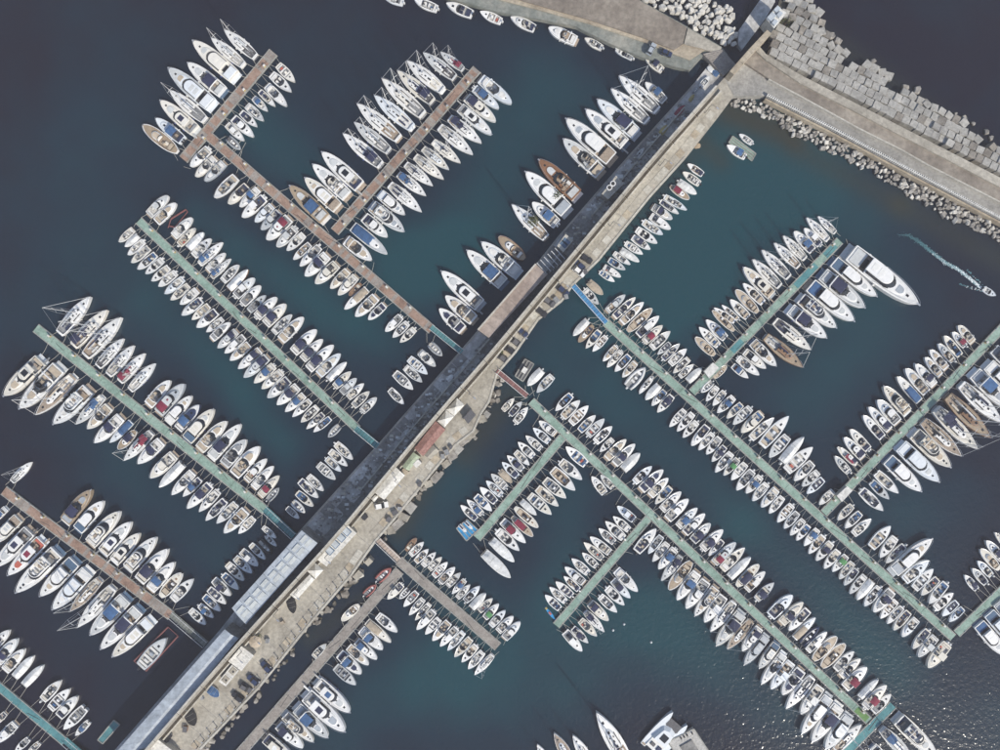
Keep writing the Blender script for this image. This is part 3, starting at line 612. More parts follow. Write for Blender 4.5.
@proto('m2')
def _(rnd, acc):
    cut = (.03, .50, .76); b = yacht_base(rnd, cut)
    b.house('coachroof', 'hull', .6, 5.0, 1.4, 2.6, 1.5, 1.95, .35, 1.0, .02)
    b.screen(-.9, 1.7, 1.5, 1.7, 1.9, 2.65, 1.0); b.box('helm_console', 'glass', -.2, .5, -1.2, -.1, 1.3, 1.95); seat(b, -.7, -.6, .8, 1.0); b.box('wet_bar', 'deck', -1.9, -.7, .6, 1.3, 1.0, 1.9); b.box('u_sofa', 'cushion', -3.2, -1.6, -1.35, -.5, 1.0, 1.5); b.box('cockpit_table', 'teak', -2.9, -2.0, -.35, .3, 1.0, 1.55, 0, 0)
    b.box('sun_bed', 'pad', -5.1, -3.6, -1.4, 1.4, 1.3, 1.65)
    b.house('sun_pad', 'pad', 1.9, 3.9, .8, .9, 1.85, 2.03, .05, .1); b.hatch(4.7, 0, 1.9, .5); b.hatch(1.55, -.7, 1.95, .4); b.hatch(1.55, .7, 1.95, .4)
    m = MB(); m.tube([(-2.2,-1.75,1.45),(-2.9,-1.6,2.7),(-3.0,-1.1,3.1),(-3.0,1.1,3.1),(-2.9,1.6,2.7),(-2.2,1.75,1.45)], .16, 6); b.P('radar_arch', m, 'hull')
    if acc not in ('', 't', 'r', 'w'): b.canopy(-2.9, .2, 1.45, 3.05, arch=.15)
    b.rail_bow(.42, .55, .03); b.fenders((.2, .42), .2); b.box('anchor_roller', 'metal', 6.3, 6.85, -.16, .16, 1.85, 2.0, 0, .03)
    return b
@proto('m3')
def _(rnd, acc):
    cut = (.03, .27, .82); b = yacht_base(rnd, cut)
    b.house('coachroof', 'hull', .8, 5.0, 1.5, 2.6, 1.5, 1.92, .35, 1.0, .02)
    b.house('saloon_window', 'glass', -2.2, 2.5, 1.6, 1.9, 1.8, 2.6, .34, 1.1); b.house('saloon', 'hull', -2.4, 1.6, 1.72, 1.0, 1.5, 1.85, .05, .1)
    r = b.house('hardtop', 'hull', -2.7, 1.45, 1.36, 1.2, 2.58, 2.76, .06, .15)
    for x in (-1.7, -.5): b.box('roof_hatch', 'deck', x-.45, x+.45, -.8, .8, 2.74, 2.8, .04, .04, r)
    b.box('aft_cover', 'accent' if acc not in ('', 't') else 'platform', -5.2, -3.3, -1.55, 1.55, 1.5, 1.62, .1, .1); b.house('sun_pad', 'pad', 2.7, 3.9, .75, .5, 1.83, 1.98, .05, .1); b.hatch(4.6, 0, 1.9, .45)
    b.box('cockpit_table', 'glass', -3.1, -2.6, -.9, .9, 1.0, 1.5, 0, 0); b.rail_bow(.4, .6, .03); b.fenders((.2, .45), .2); b.box('anchor_roller', 'metal', 6.3, 6.9, -.16, .16, 1.85, 2.0, 0, .03)
    return b
def sail_base(rnd, cut):
    b = B(11.0, 3.5, pf_sail, 1.15, -5.4, .25); b.hull(.1); b.deck(cut, .12); b.cockpit(cut, .75, 'sole_m')
    for q in (-1, 1): b.box('cockpit_bench', 'cushion', -3.9, -2.1, q*.62-.22, q*.62+.22, .8, 1.12)
    m = MB(); m.tube([(-3.2+.5*math.cos(a)*0, .45*math.cos(a), 1.35+.45*math.sin(a)) for a in [2*math.pi*k/10 for k in range(11)]], .04, 4); b.P('steering_wheel', m, 'metal')
    b.house('coachroof', 'hull', -1.7, 2.7, .98, 2.0, 1.2, 1.62, .2, .9, .1)
    for q in (-1, 1): b.box('cabin_window', 'glass', -1.2, 1.1, q*.9-.09, q*.9+.09, 1.3, 1.52, .05, .03)
    b.hatch(1.55, 0, 1.63, .5); b.hatch(-.2, 0, 1.66, .45); b.hatch(3.4, 0, 1.44, .5); b.box('companionway', 'glass', -1.75, -.95, -.32, .32, 1.4, 1.72)
    for x, y in ((.6, .42), (.6, -.42)): b.hatch(x, y, 1.66, .26)
    p = MB(); p.tube([(.75,0,1.5),(.75,0,8),(.75,0,14.8)], [.11,.10,.07], 6); k = b.P('mast', p, 'spar')
    for z, l in ((6.0, 1.25), (10.2, .95)):
        m = MB(); m.tube([(.55,-l,z+.05),(.75,0,z),(.55,l,z+.05)], .045, 5); b.P('spreader', m, 'spar', k)
    p = MB(); p.tube([(.6,0,2.55),(-3.5,0,2.65)], .10, 6); b.P('boom', p, 'spar')
    p = MB(); p.tube([(.45,0,2.85),(-1.2,0,2.85),(-3.3,0,2.8)], [.20,.19,.10], 6); b.P('sail_cover', p, 'sail')
    for pts, r in (([(5.45,0,1.5),(.85,0,14.5)], .05), ([(-5.3,0,1.3),(.65,0,14.7)], .025)): 
        m = MB(); m.tube(pts, r, 5); b.P('stay', m, 'spar' if r > .03 else 'metal')
    for q in (-1, 1):
        m = MB(); m.tube([(.4, q*1.6, 1.2), (.57, q*1.25, 6.05), (.57, q*.95, 10.25), (.72, q*.05, 14.6)], .025, 5); b.P('shroud', m, 'metal')
    b.rail_bow(.82, .6, .03); b.fenders((.35, .5), .16); b.box('bathing_platform', 'sole_m', -5.75, -5.35, -.9, .9, .4, .5, 0, .1); return b
@proto('s0')
def _(rnd, acc): return sail_base(rnd, (.04, .35, .70))
@proto('s1')
def _(rnd, acc):
    b = sail_base(rnd, (.04, .35, .70)); b.canopy(-4.2, -2.4, 1.15, 3.3, 'accent', .2, 'bimini'); b.canopy(-2.1, -1.1, 1.0, 2.2, 'accent', .3, 'spray_hood', False); return b
@proto('w0')
def _(rnd, acc):
    cut = (.14, .66, .70); b = B(6.8, 2.5, pf_gozzo, .75, -3.4, .25); b.hull(.13); b.deck(cut, .08); b.cockpit(cut, .38, 'teak')
    b.box('engine_box', 'clutter_b', -.9, .0, -.4, .4, .38, .85); b.box('sun_bed', 'cushion', -2.35, -1.3, -.7, .7, .38, .75); b.box('helm_console', 'hull', .2, .7, -.55, .2, .38, 1.15, .06, .04)
    b.hatch(1.7, 0, .94, .45, 'varnish'); m = MB(); m.tube([(2.6,0,.9),(2.75,0,1.5)], .06, 5); b.P('bow_post', m, 'varnish'); b.rail_bow(.7, .25)
    clutter(b, rnd, -.9, .5, .6, .4)
    if acc not in ('', 't'): b.canopy(-2.2, .6, .9, 1.9)
    return b
@proto('w1')
def _(rnd, acc):
    cut = (.12, .46, .74); b = B(6.8, 2.5, pf_gozzo, .8, -3.4, .25); b.hull(.13); b.deck(cut, .08); b.cockpit(cut, .4, 'teak')
    b.house('cuddy', 'cabin', -.2, 1.6, .78, .8, .82, 1.35, .15, .3); b.hatch(.9, 0, 1.36, .42); b.screen(-.5, .2, .74, .4, 1.3, 1.65, .25)
    b.box('stern_seat', 'cushion', -2.4, -1.8, -.7, .7, .4, .8); seat(b, -.9, .3, .5, .4); b.box('engine_box', 'clutter_b', -1.6, -1.0, -.35, .35, .4, .8); b.rail_bow(.55, .35)
    if acc not in ('', 't'): b.canopy(-2.1, .1, .95, 2.0)
    elif acc == 't': b.house('sun_pad', 'cushion', .1, 1.25, .55, .5, 1.34, 1.44, .04, .1)
    return b
@proto('r0')
def _(rnd, acc):
    b = B(3.9, 1.9, pf_motor, .5, -1.75, .2); m = MB(); pts = []
    for t in (0, .2, .4, .6, .75, .87, .95): pts.append((b.X(t), -(b.hw(t)-.24 if b.hw(t) > .3 else .06), .38+.12*t))
    pts.append((b.X(.98), 0, .52)); pts += [(x, -y, z) for x, y, z in pts[-2::-1]]; m.tube(pts, [.18]+[.24]*(len(pts)-2)+[.18], 7); b.P('tube', m, 'tube', None, True)
    m = MB(); lo = [(b.X(t), y) for t, y in ((0,-.75),(.5,-.75),(.75,-.6),(.92,-.2),(.92,.2),(.75,.6),(.5,.75),(0,.75))]; m.prism([(x,y,-.1) for x, y in lo], [(x,y,.2) for x, y in lo]); b.P('floor', m, 'sole')
    b.box('console', 'hull', -.1, .3, -.25, .25, .2, .85, .05, .03); b.box('seat', 'cushion', -.75, -.35, -.35, .35, .2, .6); b.box('bow_locker', 'hull', .8, 1.25, -.35, .35, .2, .5); b.outboard(0, .85)
    return b
@proto('k0')
def _(rnd, acc):
    b = B(5.0, 2.05, pf_motor, .65, -2.3); b.hull(.1); m = MB(); rows = []
    for t in (.02, .15, .3, .45, .6, .75, .87, .95, .99):
        w = b.hw(t)*1.01; z = b.fz(t)+.02; r = z+(.55 if .12 < t < .55 else .30)*(1-t*.55)*(.25 if t < .1 else 1)+rnd.uniform(-.05, .05); x = b.X(t)
        rows.append(m.ring([(x,-w,z-.06),(x,-w*.97,z),(x,-w*.5,z+(r-z)*.55),(x,0,r),(x,w*.5,z+(r-z)*.55),(x,w*.97,z),(x,w,z-.06)]))
    for a, c in zip(rows, rows[1:]): m.skin(a, c, False)
    m.face(tuple(rows[0])); b.P('cover', m, 'accent'); b.outboard(0, 1.0)
    for t in (.3, .6):
        q = MB(); q.tube([(b.X(t), -b.hw(t)*1.02, b.fz(t)-.05), (b.X(t), -b.hw(t)*.5, b.fz(t)+.36), (b.X(t), 0, b.fz(t)+.58), (b.X(t), b.hw(t)*.5, b.fz(t)+.36), (b.X(t), b.hw(t)*1.02, b.fz(t)-.05)], .02, 4); b.P('lashing', q, 'rope')
    return b
@proto('k1')
def _(rnd, acc):
    b = B(6.2, 2.4, pf_motor, .8, -3.0); b.hull(.1); b.deck(None, .06); b.house('cuddy', 'hull', .2, 1.9, .72, .9, .85, 1.15, .15, .35); b.hatch(1.3, 0, 1.15, .35)
    m = MB(); rows = []
    for x, h in ((-2.85, .82), (-2.6, 1.15), (-1.6, 1.32), (-.6, 1.38), (.25, 1.3), (.5, 1.0)):
        w = 1.0-.08*max(0, x+.5); rows.append(m.ring([(x,-w,.82),(x,-w*.92,h-.14),(x,-w*.5,h-.03),(x,0,h+rnd.uniform(0,.04)),(x,w*.5,h-.03),(x,w*.92,h-.14),(x,w,.82)]))
    for a, c in zip(rows, rows[1:]): m.skin(a, c, False)
    m.face(tuple(rows[0])); m.face(tuple(reversed(rows[-1]))); b.P('cover', m, 'accent'); b.rail_bow(.5, .4)
    return b
VARIANTS = {'o': ['o0', 'o1', 'o2', 'o3', 'o4'], 'c': ['c0', 'c1', 'c2', 'c3'], 'm': ['m0', 'm1', 'm2', 'm3', 'm3'], 's': ['s0', 's1'], 'w': ['w0', 'w1'], 'r': ['r0'], 'k': ['k0']}
KNAME = {'o': ('open_motorboat', 'motorboat', 'open motorboat', 'open motorboats in the marina'), 'c': ('cabin_cruiser', 'cabin cruiser', 'cabin cruiser', 'cabin cruisers in the marina'),
         'm': ('motor_yacht', 'motor yacht', 'motor yacht', 'motor yachts in the marina'), 's': ('sailing_yacht', 'sailing yacht', 'sailing yacht', 'sailing yachts in the marina'),
         'w': ('wooden_boat', 'wooden boat', 'wooden boat', 'wooden boats in the marina'), 'r': ('inflatable_boat', 'inflatable boat', 'inflatable boat', 'inflatable boats in the marina'), 'k': ('covered_boat', 'covered boat', 'covered boat', 'boats under tarpaulins')}
RATIO = {'o': .355, 'c': .37, 'm': .33, 's': .30, 'w': .37, 'r': .46, 'k': .38}
ACC = {'b': 'cloth_blue', 'n': 'cloth_navy', 'r': 'cloth_maroon', 't': 'cloth_tan', 'w': 'cloth_white', 'k': 'cloth_black', 'g': 'cloth_green', 'y': 'cloth_yellow', '': 'cloth_white'}
HUL = {'N': 'gel_navy', 'G': 'gel_grey', 'C': 'gel_cream', 'B': 'gel_brown', 'R': 'gel_red', 'K': 'gel_black', 'T': 'gel_tan'}
HWORD = {'N': 'navy', 'G': 'grey', 'C': 'cream', 'B': 'brown', 'R': 'red', 'K': 'black', 'T': 'tan'}
AWORD = {'b': 'blue', 'n': 'navy', 'r': 'maroon', 't': 'tan', 'w': 'white', 'k': 'black', 'g': 'green', 'y': 'yellow'}
CACHE = {}
def get_proto(var, acc, seed):
    key = (var, acc, seed)
    if key not in CACHE: CACHE[key] = PROTO[var](random.Random(seed*17+sum(map(ord, var))), acc)
    return CACHE[key]
def put(root, var, acc, seed, roles):
    """link one boat: its root Empty and a copy of every part of the prototype, coloured for this boat"""
    b = get_proto(var, acc, seed); made = []
    for name, me, role, par in b.parts:
        o = bpy.data.objects.new(name, me); COL.objects.link(o); o.parent = made[par] if par is not None else root
        if not me.materials: me.materials.append(None)
        o.material_slots[0].link = 'OBJECT'; o.material_slots[0].material = MATS[roles[role]]
        made.append(o)
    return b
def roles_for(kind, acc, hullc, rnd):
    white = rnd.choices(['gel_white', 'gel_cream', 'gel_cool'], [.72, .10, .18])[0]
    h = HUL.get(hullc, white); r = {'hull': h, 'glass': 'glass_dark', 'metal': 'metal', 'teak': 'teak', 'varnish': 'varnish', 'spar': 'spar', 'rope': 'rope'}
    r['deck'] = rnd.choices(['nonskid_white', 'nonskid_cream', 'nonskid_grey', white], [.42, .08, .12, .38])[0]
    if hullc in 'GCBT' and hullc: r['deck'] = {'G': 'nonskid_grey', 'C': 'nonskid_cream', 'B': 'gel_brown', 'T': 'gel_tan'}[hullc]
    r['sole'] = rnd.choices(['sole_light', 'sole_grey', 'sole_dark', 'teak'], [.52, .31, .12, .05])[0]
    r['cushion'] = 'cushion_tan' if acc == 't' else 'cushion_red' if acc == 'r' and kind == 'm' else rnd.choices(['cushion_white', 'cushion_cream', 'cushion_navy', 'sole_grey'], [.56, .16, .12, .16])[0]
    r['pad'] = 'cushion_tan' if acc == 't' else 'cushion_red' if acc == 'r' else rnd.choice(['cushion_white', 'nonskid_grey', 'gel_grey', 'nonskid_grey'])
    r['sole_m'] = rnd.choices(['teak', 'sole_light', 'sole_grey', 'nonskid_white', 'sole_dark'], [.24, .26, .24, .12, .14])[0]
    r['platform'] = rnd.choice(['gel_grey', 'glass_blue', 'nonskid_grey', 'teak', 'nonskid_white', 'gel_cool'])
    r['engine'] = rnd.choice(['engine_black', 'engine_black', 'engine_white']); r['fender'] = rnd.choice(['fender_blue', 'cushion_white', 'cushion_white', 'black_trim'])
    r['accent'] = ACC[acc]; r['sail'] = ACC[acc] if acc in 'bnrt' and acc else rnd.choice(['cloth_white', 'cloth_grey', 'cloth_navy', 'cloth_white'])
    r['clutter_a'] = rnd.choice(['cloth_grey', 'cushion_white', 'cloth_blue', 'sole_grey', 'cushion_red']); r['clutter_b'] = rnd.choice(['cushion_cream', 'engine_black', 'sole_light', 'cloth_tan'])
    r['tube'] = {'R': 'gel_red', 'G': 'rubber_grey', 'K': 'gel_black', 'N': 'gel_navy'}.get(hullc, 'rubber_white' if rnd.random() < .7 else 'rubber_grey'); r['cabin'] = 'gel_white'
    if kind == 'w':
        if not hullc: r['hull'] = 'gel_white'; r['deck'] = rnd.choice(['gel_tan', 'cushion_tan', 'nonskid_cream', 'gel_tan'])
        if hullc == 'B': r['deck'] = rnd.choice(['varnish', 'gel_tan'])
    if kind == 's' and hullc == 'B': r['deck'] = 'gel_tan'; r['hull'] = 'varnish'
    if kind == 's' and acc == 't': r['deck'] = 'teak'
    if kind == 'r': r['hull'] = 'gel_white'
    return r
def look_of(kind, acc, hullc, can=True):
    base = KNAME[kind][2]; h = HWORD.get(hullc, '')
    a = ''
    if acc:
        if kind == 's': a = AWORD[acc]+('-decked' if acc == 't' else '-canopied')
        elif kind == 'k': a = AWORD[acc]+'-tarped'
        elif acc == 't': a = 'tan-cushioned'
        elif kind == 'm' and acc == 'r': a = 'red-cushioned'
        elif kind == 'w' and acc == 'w': a = ''
        else: a = AWORD[acc]+('-canopied' if can else '-trimmed')
    if not h and kind in 'ocmsr': h = 'white'
    return ' '.join(x for x in (a, h, base) if x)
ORD = 'first second third fourth fifth sixth seventh eighth ninth tenth eleventh twelfth thirteenth fourteenth fifteenth sixteenth seventeenth eighteenth nineteenth'.split()
TENS = {20: 'twenty', 30: 'thirty', 40: 'forty', 50: 'fifty'}
def ordinal(n):
    if n <= 19: return ORD[n-1]
    t, u = n//10*10, n % 10
    return TENS[t][:-1]+'ieth' if u == 0 else TENS[t]+'-'+ORD[u-1]
def parse(code):
    code = ''.join(c for c in code if not c.isdigit()); kind = code[0]; acc = ''.join(c for c in code[1:] if c.islower())[:1]; hullc = ''.join(c for c in code[1:] if c.isupper())[:1]
    return kind, acc, hullc
DOCKS = []
def build_boats():
    rec = []
    for i, (pl, ref, sx, sy, bx, by, code) in enumerate(ROWS):
        k, a, h = parse(code); L = math.hypot(bx-sx, by-sy)
        rec.append(dict(i=i, pl=pl, ref=ref, c=((sx+bx)/2, (sy+by)/2), L=L, d=((bx-sx)/L, (by-sy)/L), k=k, a=a, h=h, w=L*RATIO[k]*(1.0 if L < 30 else max(.84, 1-.004*(L-30)))*(.76 if k == 'k' and L > 28 else 1)))
    for pl in set(r['pl'] for r in rec):                     # berths are parallel: pull each heading towards its row's own
        rs = [r for r in rec if r['pl'] == pl]
        mx = my = 0
        for r in rs:
            s = 1 if r['d'][0]*rs[0]['d'][0]+r['d'][1]*rs[0]['d'][1] > 0 else -1; r['s'] = s; mx += s*r['d'][0]; my += s*r['d'][1]
        n = math.hypot(mx, my); mx /= n; my /= n
        for r in rs:
            if r['s']*(r['d'][0]*mx+r['d'][1]*my) > .9:
                x, y = r['d'][0]*.45+mx*r['s']*.55, r['d'][1]*.45+my*r['s']*.55; q = math.hypot(x, y); r['d'] = (x/q, y/q)
    for _ in range(3):
        for a in rec:
            for b in rec:
                if b['i'] <= a['i']: continue
                dx, dy = b['c'][0]-a['c'][0], b['c'][1]-a['c'][1]
                if abs(dx)+abs(dy) > 60: continue
                al = abs(dx*a['d'][0]+dy*a['d'][1]); la = abs(dx*a['d'][1]-dy*a['d'][0])
                if al < .42*(a['L']+b['L']) and abs(a['d'][0]*b['d'][0]+a['d'][1]*b['d'][1]) > .8:
                    need = (a['w']+b['w'])/2
                    if need > la*.97:
                        f = max(.5, la*.97/need); a['w'] = max(a['w']*f, a['L']*.235); b['w'] = max(b['w']*f, b['L']*.235)
    groups = {}
    for r in rec:
        r['can'] = not (r['k'] in 'oc' and r['a'] in ('b', 'n') and (r['i']*7) % 5 < (3 if r['k'] == 'o' else 1)); r['look'] = look_of(r['k'], r['a'], r['h'], r['can']); groups.setdefault((r['pl'], r['look']), []).append(r)
    for (pl, look), rs in groups.items():
        rs.sort(key=lambda r: math.hypot(r['c'][0]-r['ref'][0], r['c'][1]-r['ref'][1]))
        pier, side, end = PLACES[pl]
        for n, r in enumerate(rs):
            r['label'] = (f'{look} on the {side} of {pier}' if len(rs) == 1 else f'{ordinal(n+1)} {look} from the {end}, {side} of {pier}')
    count = {}
    for r in rec:
        rnd = random.Random(r['i']*31+5); k = r['k']
        vs = VARIANTS[k]; v = rnd.choice(vs)
        if k == 's': v = 's1' if r['a'] in 'bnr' and r['a'] else 's0'
        if k == 'c' and r['a'] == 't': v = rnd.choice(['c0', 'c2', 'c2'])
        if k == 'c' and r['a'] in ('b', 'n', 'r'): v = rnd.choice(['c0', 'c2', 'c0', 'c1'])
        if k == 'm' and r['a'] in ('b', 'n'): v = rnd.choice(['m1', 'm2', 'm2'])
        if r['pl'] == 'MLb': r['shade_tint'] = True  # wall shade on these boats painted in: cream hulls turned bluish
        dg = [c for c in ROWS[r['i']][6] if c.isdigit()]
        if dg: v = k+dg[0]
        if k == 'k' and r['a'] in ('b', 't') and r['L'] > 25: v = 'k1'
        acc = r['a']; x, y, _z = at(*r['c'])
        root = empty(KNAME[k][0], (x, y, 0), math.atan2(-r['d'][1], r['d'][0]))
        tag(root, r['label'], KNAME[k][1], KNAME[k][3])
        ro = roles_for(k, acc, r['h'], rnd)
        if r.get('shade_tint') and not r['h'] and ro['hull'] == 'gel_cream': ro['hull'] = 'gel_cool'; ro['deck'] = 'gel_cool'
        if not r['can']: ro['cushion'] = ACC[acc]; acc = ''
        b = put(root, v, acc, rnd.randint(0, 2) if k in 'oc' else 0, ro)
        full = {'o': 5.45, 'c': 7.85, 'm': 12.9, 's': 11.2, 'w': 6.8, 'r': 4.3, 'k': 5.5 if v == 'k0' else 6.2}[k]
        sl = r['L']*S/full; sw = r['w']*S/b.W
        root.scale = (sl, sw, min(1.6, (sl+sw)/2) if k != 's' else sl*.97)
        for s in (-1, 1):                                      # two mooring lines from the end that faces a pontoon
            for e in (-1, 1):
                ex, ey = r['c'][0]+e*r['d'][0]*r['L']/2, r['c'][1]+e*r['d'][1]*r['L']/2; best = None
                for a_, b_, wd in DOCKS:
                    dx, dy = b_[0]-a_[0], b_[1]-a_[1]; tt = max(0, min(1, ((ex-a_[0])*dx+(ey-a_[1])*dy)/(dx*dx+dy*dy))); qx, qy = a_[0]+tt*dx, a_[1]+tt*dy; dd = math.hypot(ex-qx, ey-qy)-wd/2
                    if best is None or dd < best[0]: best = (dd, qx, qy, wd)
                if 0.8 < best[0] < 16:
                    dd, qx, qy, wd = best; n = math.hypot(ex-qx, ey-qy); tx, ty = -(ey-qy)/n, (ex-qx)/n; sp = r['w']*.33*s
                    A = at(ex-e*r['d'][0]*r['L']*.06-tx*sp*.9, ey-e*r['d'][1]*r['L']*.06-ty*sp*.9, min(1.2, .12*sl*full)); P = at(qx+(ex-qx)/n*(wd/2-.4)-tx*sp*1.5, qy+(ey-qy)/n*(wd/2-.4)-ty*sp*1.5, .64)
                    m = MB(); m.tube([A, ((A[0]+P[0])/2, (A[1]+P[1])/2, .62), P], .045, 4); o = add('mooring_line', m.mesh('mooring_line', 'rope')); o.parent = root; o.matrix_parent_inverse = root.matrix_basis.inverted()
# ---------------------------------------------------------------- water
def seg_d(px, py, a, b):
    dx, dy = b[0]-a[0], b[1]-a[1]; t = max(0, min(1, ((px-a[0])*dx+(py-a[1])*dy)/max(1e-6, dx*dx+dy*dy)))
    return math.hypot(px-a[0]-t*dx, py-a[1]-t*dy)
UNSHADED = [((250,125),(420,275),32,.8), ((395,275),(440,250),40,.8), ((200,215),(385,345),24,.75), ((235,265),(340,330),26,.5), ((150,300),(285,440),28,.6), ((200,340),(285,455),22,.5), ((120,470),(225,560),30,.55),  # teal open water; the dark left round boats is shade painted in colour
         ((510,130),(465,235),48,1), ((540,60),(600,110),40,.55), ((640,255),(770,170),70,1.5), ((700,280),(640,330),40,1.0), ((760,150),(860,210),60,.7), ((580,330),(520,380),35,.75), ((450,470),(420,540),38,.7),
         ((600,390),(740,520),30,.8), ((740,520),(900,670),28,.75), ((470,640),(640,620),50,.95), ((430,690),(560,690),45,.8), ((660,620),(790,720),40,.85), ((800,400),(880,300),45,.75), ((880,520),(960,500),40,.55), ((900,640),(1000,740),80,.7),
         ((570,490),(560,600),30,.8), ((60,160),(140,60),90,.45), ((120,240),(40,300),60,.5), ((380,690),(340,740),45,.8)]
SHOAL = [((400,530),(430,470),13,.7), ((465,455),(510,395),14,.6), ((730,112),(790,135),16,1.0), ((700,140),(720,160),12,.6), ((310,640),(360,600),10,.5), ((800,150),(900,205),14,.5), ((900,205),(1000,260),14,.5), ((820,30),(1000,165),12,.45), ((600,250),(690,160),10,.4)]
def water():
    def axis(lo, hi, n, far):
        v = [lo+(hi-lo)*i/n for i in range(n+1)]; return [lo-far, lo-far*.3, lo-far*.08]+v+[hi+far*.08, hi+far*.3, hi+far]
    xs = axis(-40, 1040, 216, 7800); ys = axis(-40, 790, 166, 7800)
    m = MB(); cols = []
    for y in ys:
        for x in xs:
            m.v.append(((x-500)*S, (375-y)*S, 0)); c = sum(wt*math.exp(-(seg_d(x, y, a, b)/r)**2) for a, b, r, wt in UNSHADED); k = sum(wt*math.exp(-(seg_d(x, y, a, b)/r)**2) for a, b, r, wt in SHOAL)
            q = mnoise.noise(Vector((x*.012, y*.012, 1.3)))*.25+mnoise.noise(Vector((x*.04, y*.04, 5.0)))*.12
            cols += [min(1, max(0, c*.55+q*.8+.27-.22*max(0, min(1, (math.hypot((x-470)/560, (y-400)/420)-.72)/.4)))), min(1, k), 0, 1]  # last term paints a vignette: water colour darkens towards the frame corners
    W = len(xs)
    for j in range(len(ys)-1):
        for i in range(W-1): a = j*W+i; m.face((a, a+W, a+W+1, a+1))
    me = m.mesh('water', None, True)
    ca = me.color_attributes.new('shade_and_shoal', 'FLOAT_COLOR', 'POINT'); ca.data.foreach_set('color', cols)
    mat, t, b = nodes_of('water', 0.15, 0, 0.5)
    at_ = t.nodes.new('ShaderNodeVertexColor'); at_.layer_name = 'shade_and_shoal'; sp = t.nodes.new('ShaderNodeSeparateColor'); t.links.new(at_.outputs[0], sp.inputs[0])
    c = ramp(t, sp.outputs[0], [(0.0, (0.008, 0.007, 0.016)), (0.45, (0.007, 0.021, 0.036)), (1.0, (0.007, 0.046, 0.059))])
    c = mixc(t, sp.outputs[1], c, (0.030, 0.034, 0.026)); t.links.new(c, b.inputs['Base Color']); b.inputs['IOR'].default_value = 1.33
    n1 = noise(t, 0.8, 1, 'World', .5); n2 = noise(t, 2.4, 1, 'World', .5)
    ad = t.nodes.new('ShaderNodeMath'); ad.operation = 'MULTIPLY_ADD'; ad.inputs[1].default_value = .35; t.links.new(n2, ad.inputs[0]); t.links.new(n1, ad.inputs[2])
    bump(t, b, ad.outputs[0], 1.0, 0.105)
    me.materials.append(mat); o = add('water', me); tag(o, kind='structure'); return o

# ---------------------------------------------------------------- polygons and slabs from plan coordinates
def poly(name, pts, z0, z1, mat, parent=None, kind=None, ztop=None):
    m = MB(); hi = [(at(x, y, z1)[0], at(x, y, z1)[1], z1) for x, y in pts]
    if sum(a[0]*b[1]-b[0]*a[1] for a, b in zip(hi, hi[1:]+hi[:1])) < 0: hi.reverse()
    m.prism([(x, y, z0) for x, y, _ in hi], hi); o = add(name, m.mesh(name, mat), parent)
    if kind: tag(o, kind=kind)
    return o
def boxm(name, sx, sy, sz, mat, taper=0.0):
    m = MB(); m.box(-sx/2, sx/2, -sy/2, sy/2, 0, sz, taper, taper); return m.mesh(name, mat)
def along(pts, step):
    """points spaced along a plan polyline with the direction there"""
    out = []; carry = 0
    for (x0, y0), (x1, y1) in zip(pts, pts[1:]):
        L = math.hypot(x1-x0, y1-y0); d = carry
        while d < L: out.append((x0+(x1-x0)*d/L, y0+(y1-y0)*d/L, (x1-x0)/L, (y1-y0)/L)); d += step
        carry = d-L
    return out
def offset(pts, d):
    """a plan polyline moved sideways (positive = to its right in the photograph's axes, seen along it)"""
    out = []
    for i, p in enumerate(pts):
        a = pts[max(0, i-1)]; b = pts[min(len(pts)-1, i+1)]; L = math.hypot(b[0]-a[0], b[1]-a[1]); out.append((p[0]-(b[1]-a[1])/L*d, p[1]+(b[0]-a[0])/L*d))
    return out
WALL = [(60,850), (147,749), (237,645), (336,536), (422,432), (491,353), (574,253), (654,157), (724,78)]
REDGE = [(734,96), (716,120), (686,158), (650,198), (600,260), (574,285), (563,301), (539,320), (517,352), (498,374), (490,402), (482,414), (474,432), (456,446), (434,472), (395,520), (376,542), (352,576), (315,619), (260,688), (201,750), (120,842)]
LEDGE = [(20,850), (113,752), (218,632), (300,530), (304,526), (378,444), (459,352), (478,330), (536,264), (560,234), (629,155), (678,101), (695,82), (711,62)]
QZ, PZ = 1.4, 2.6
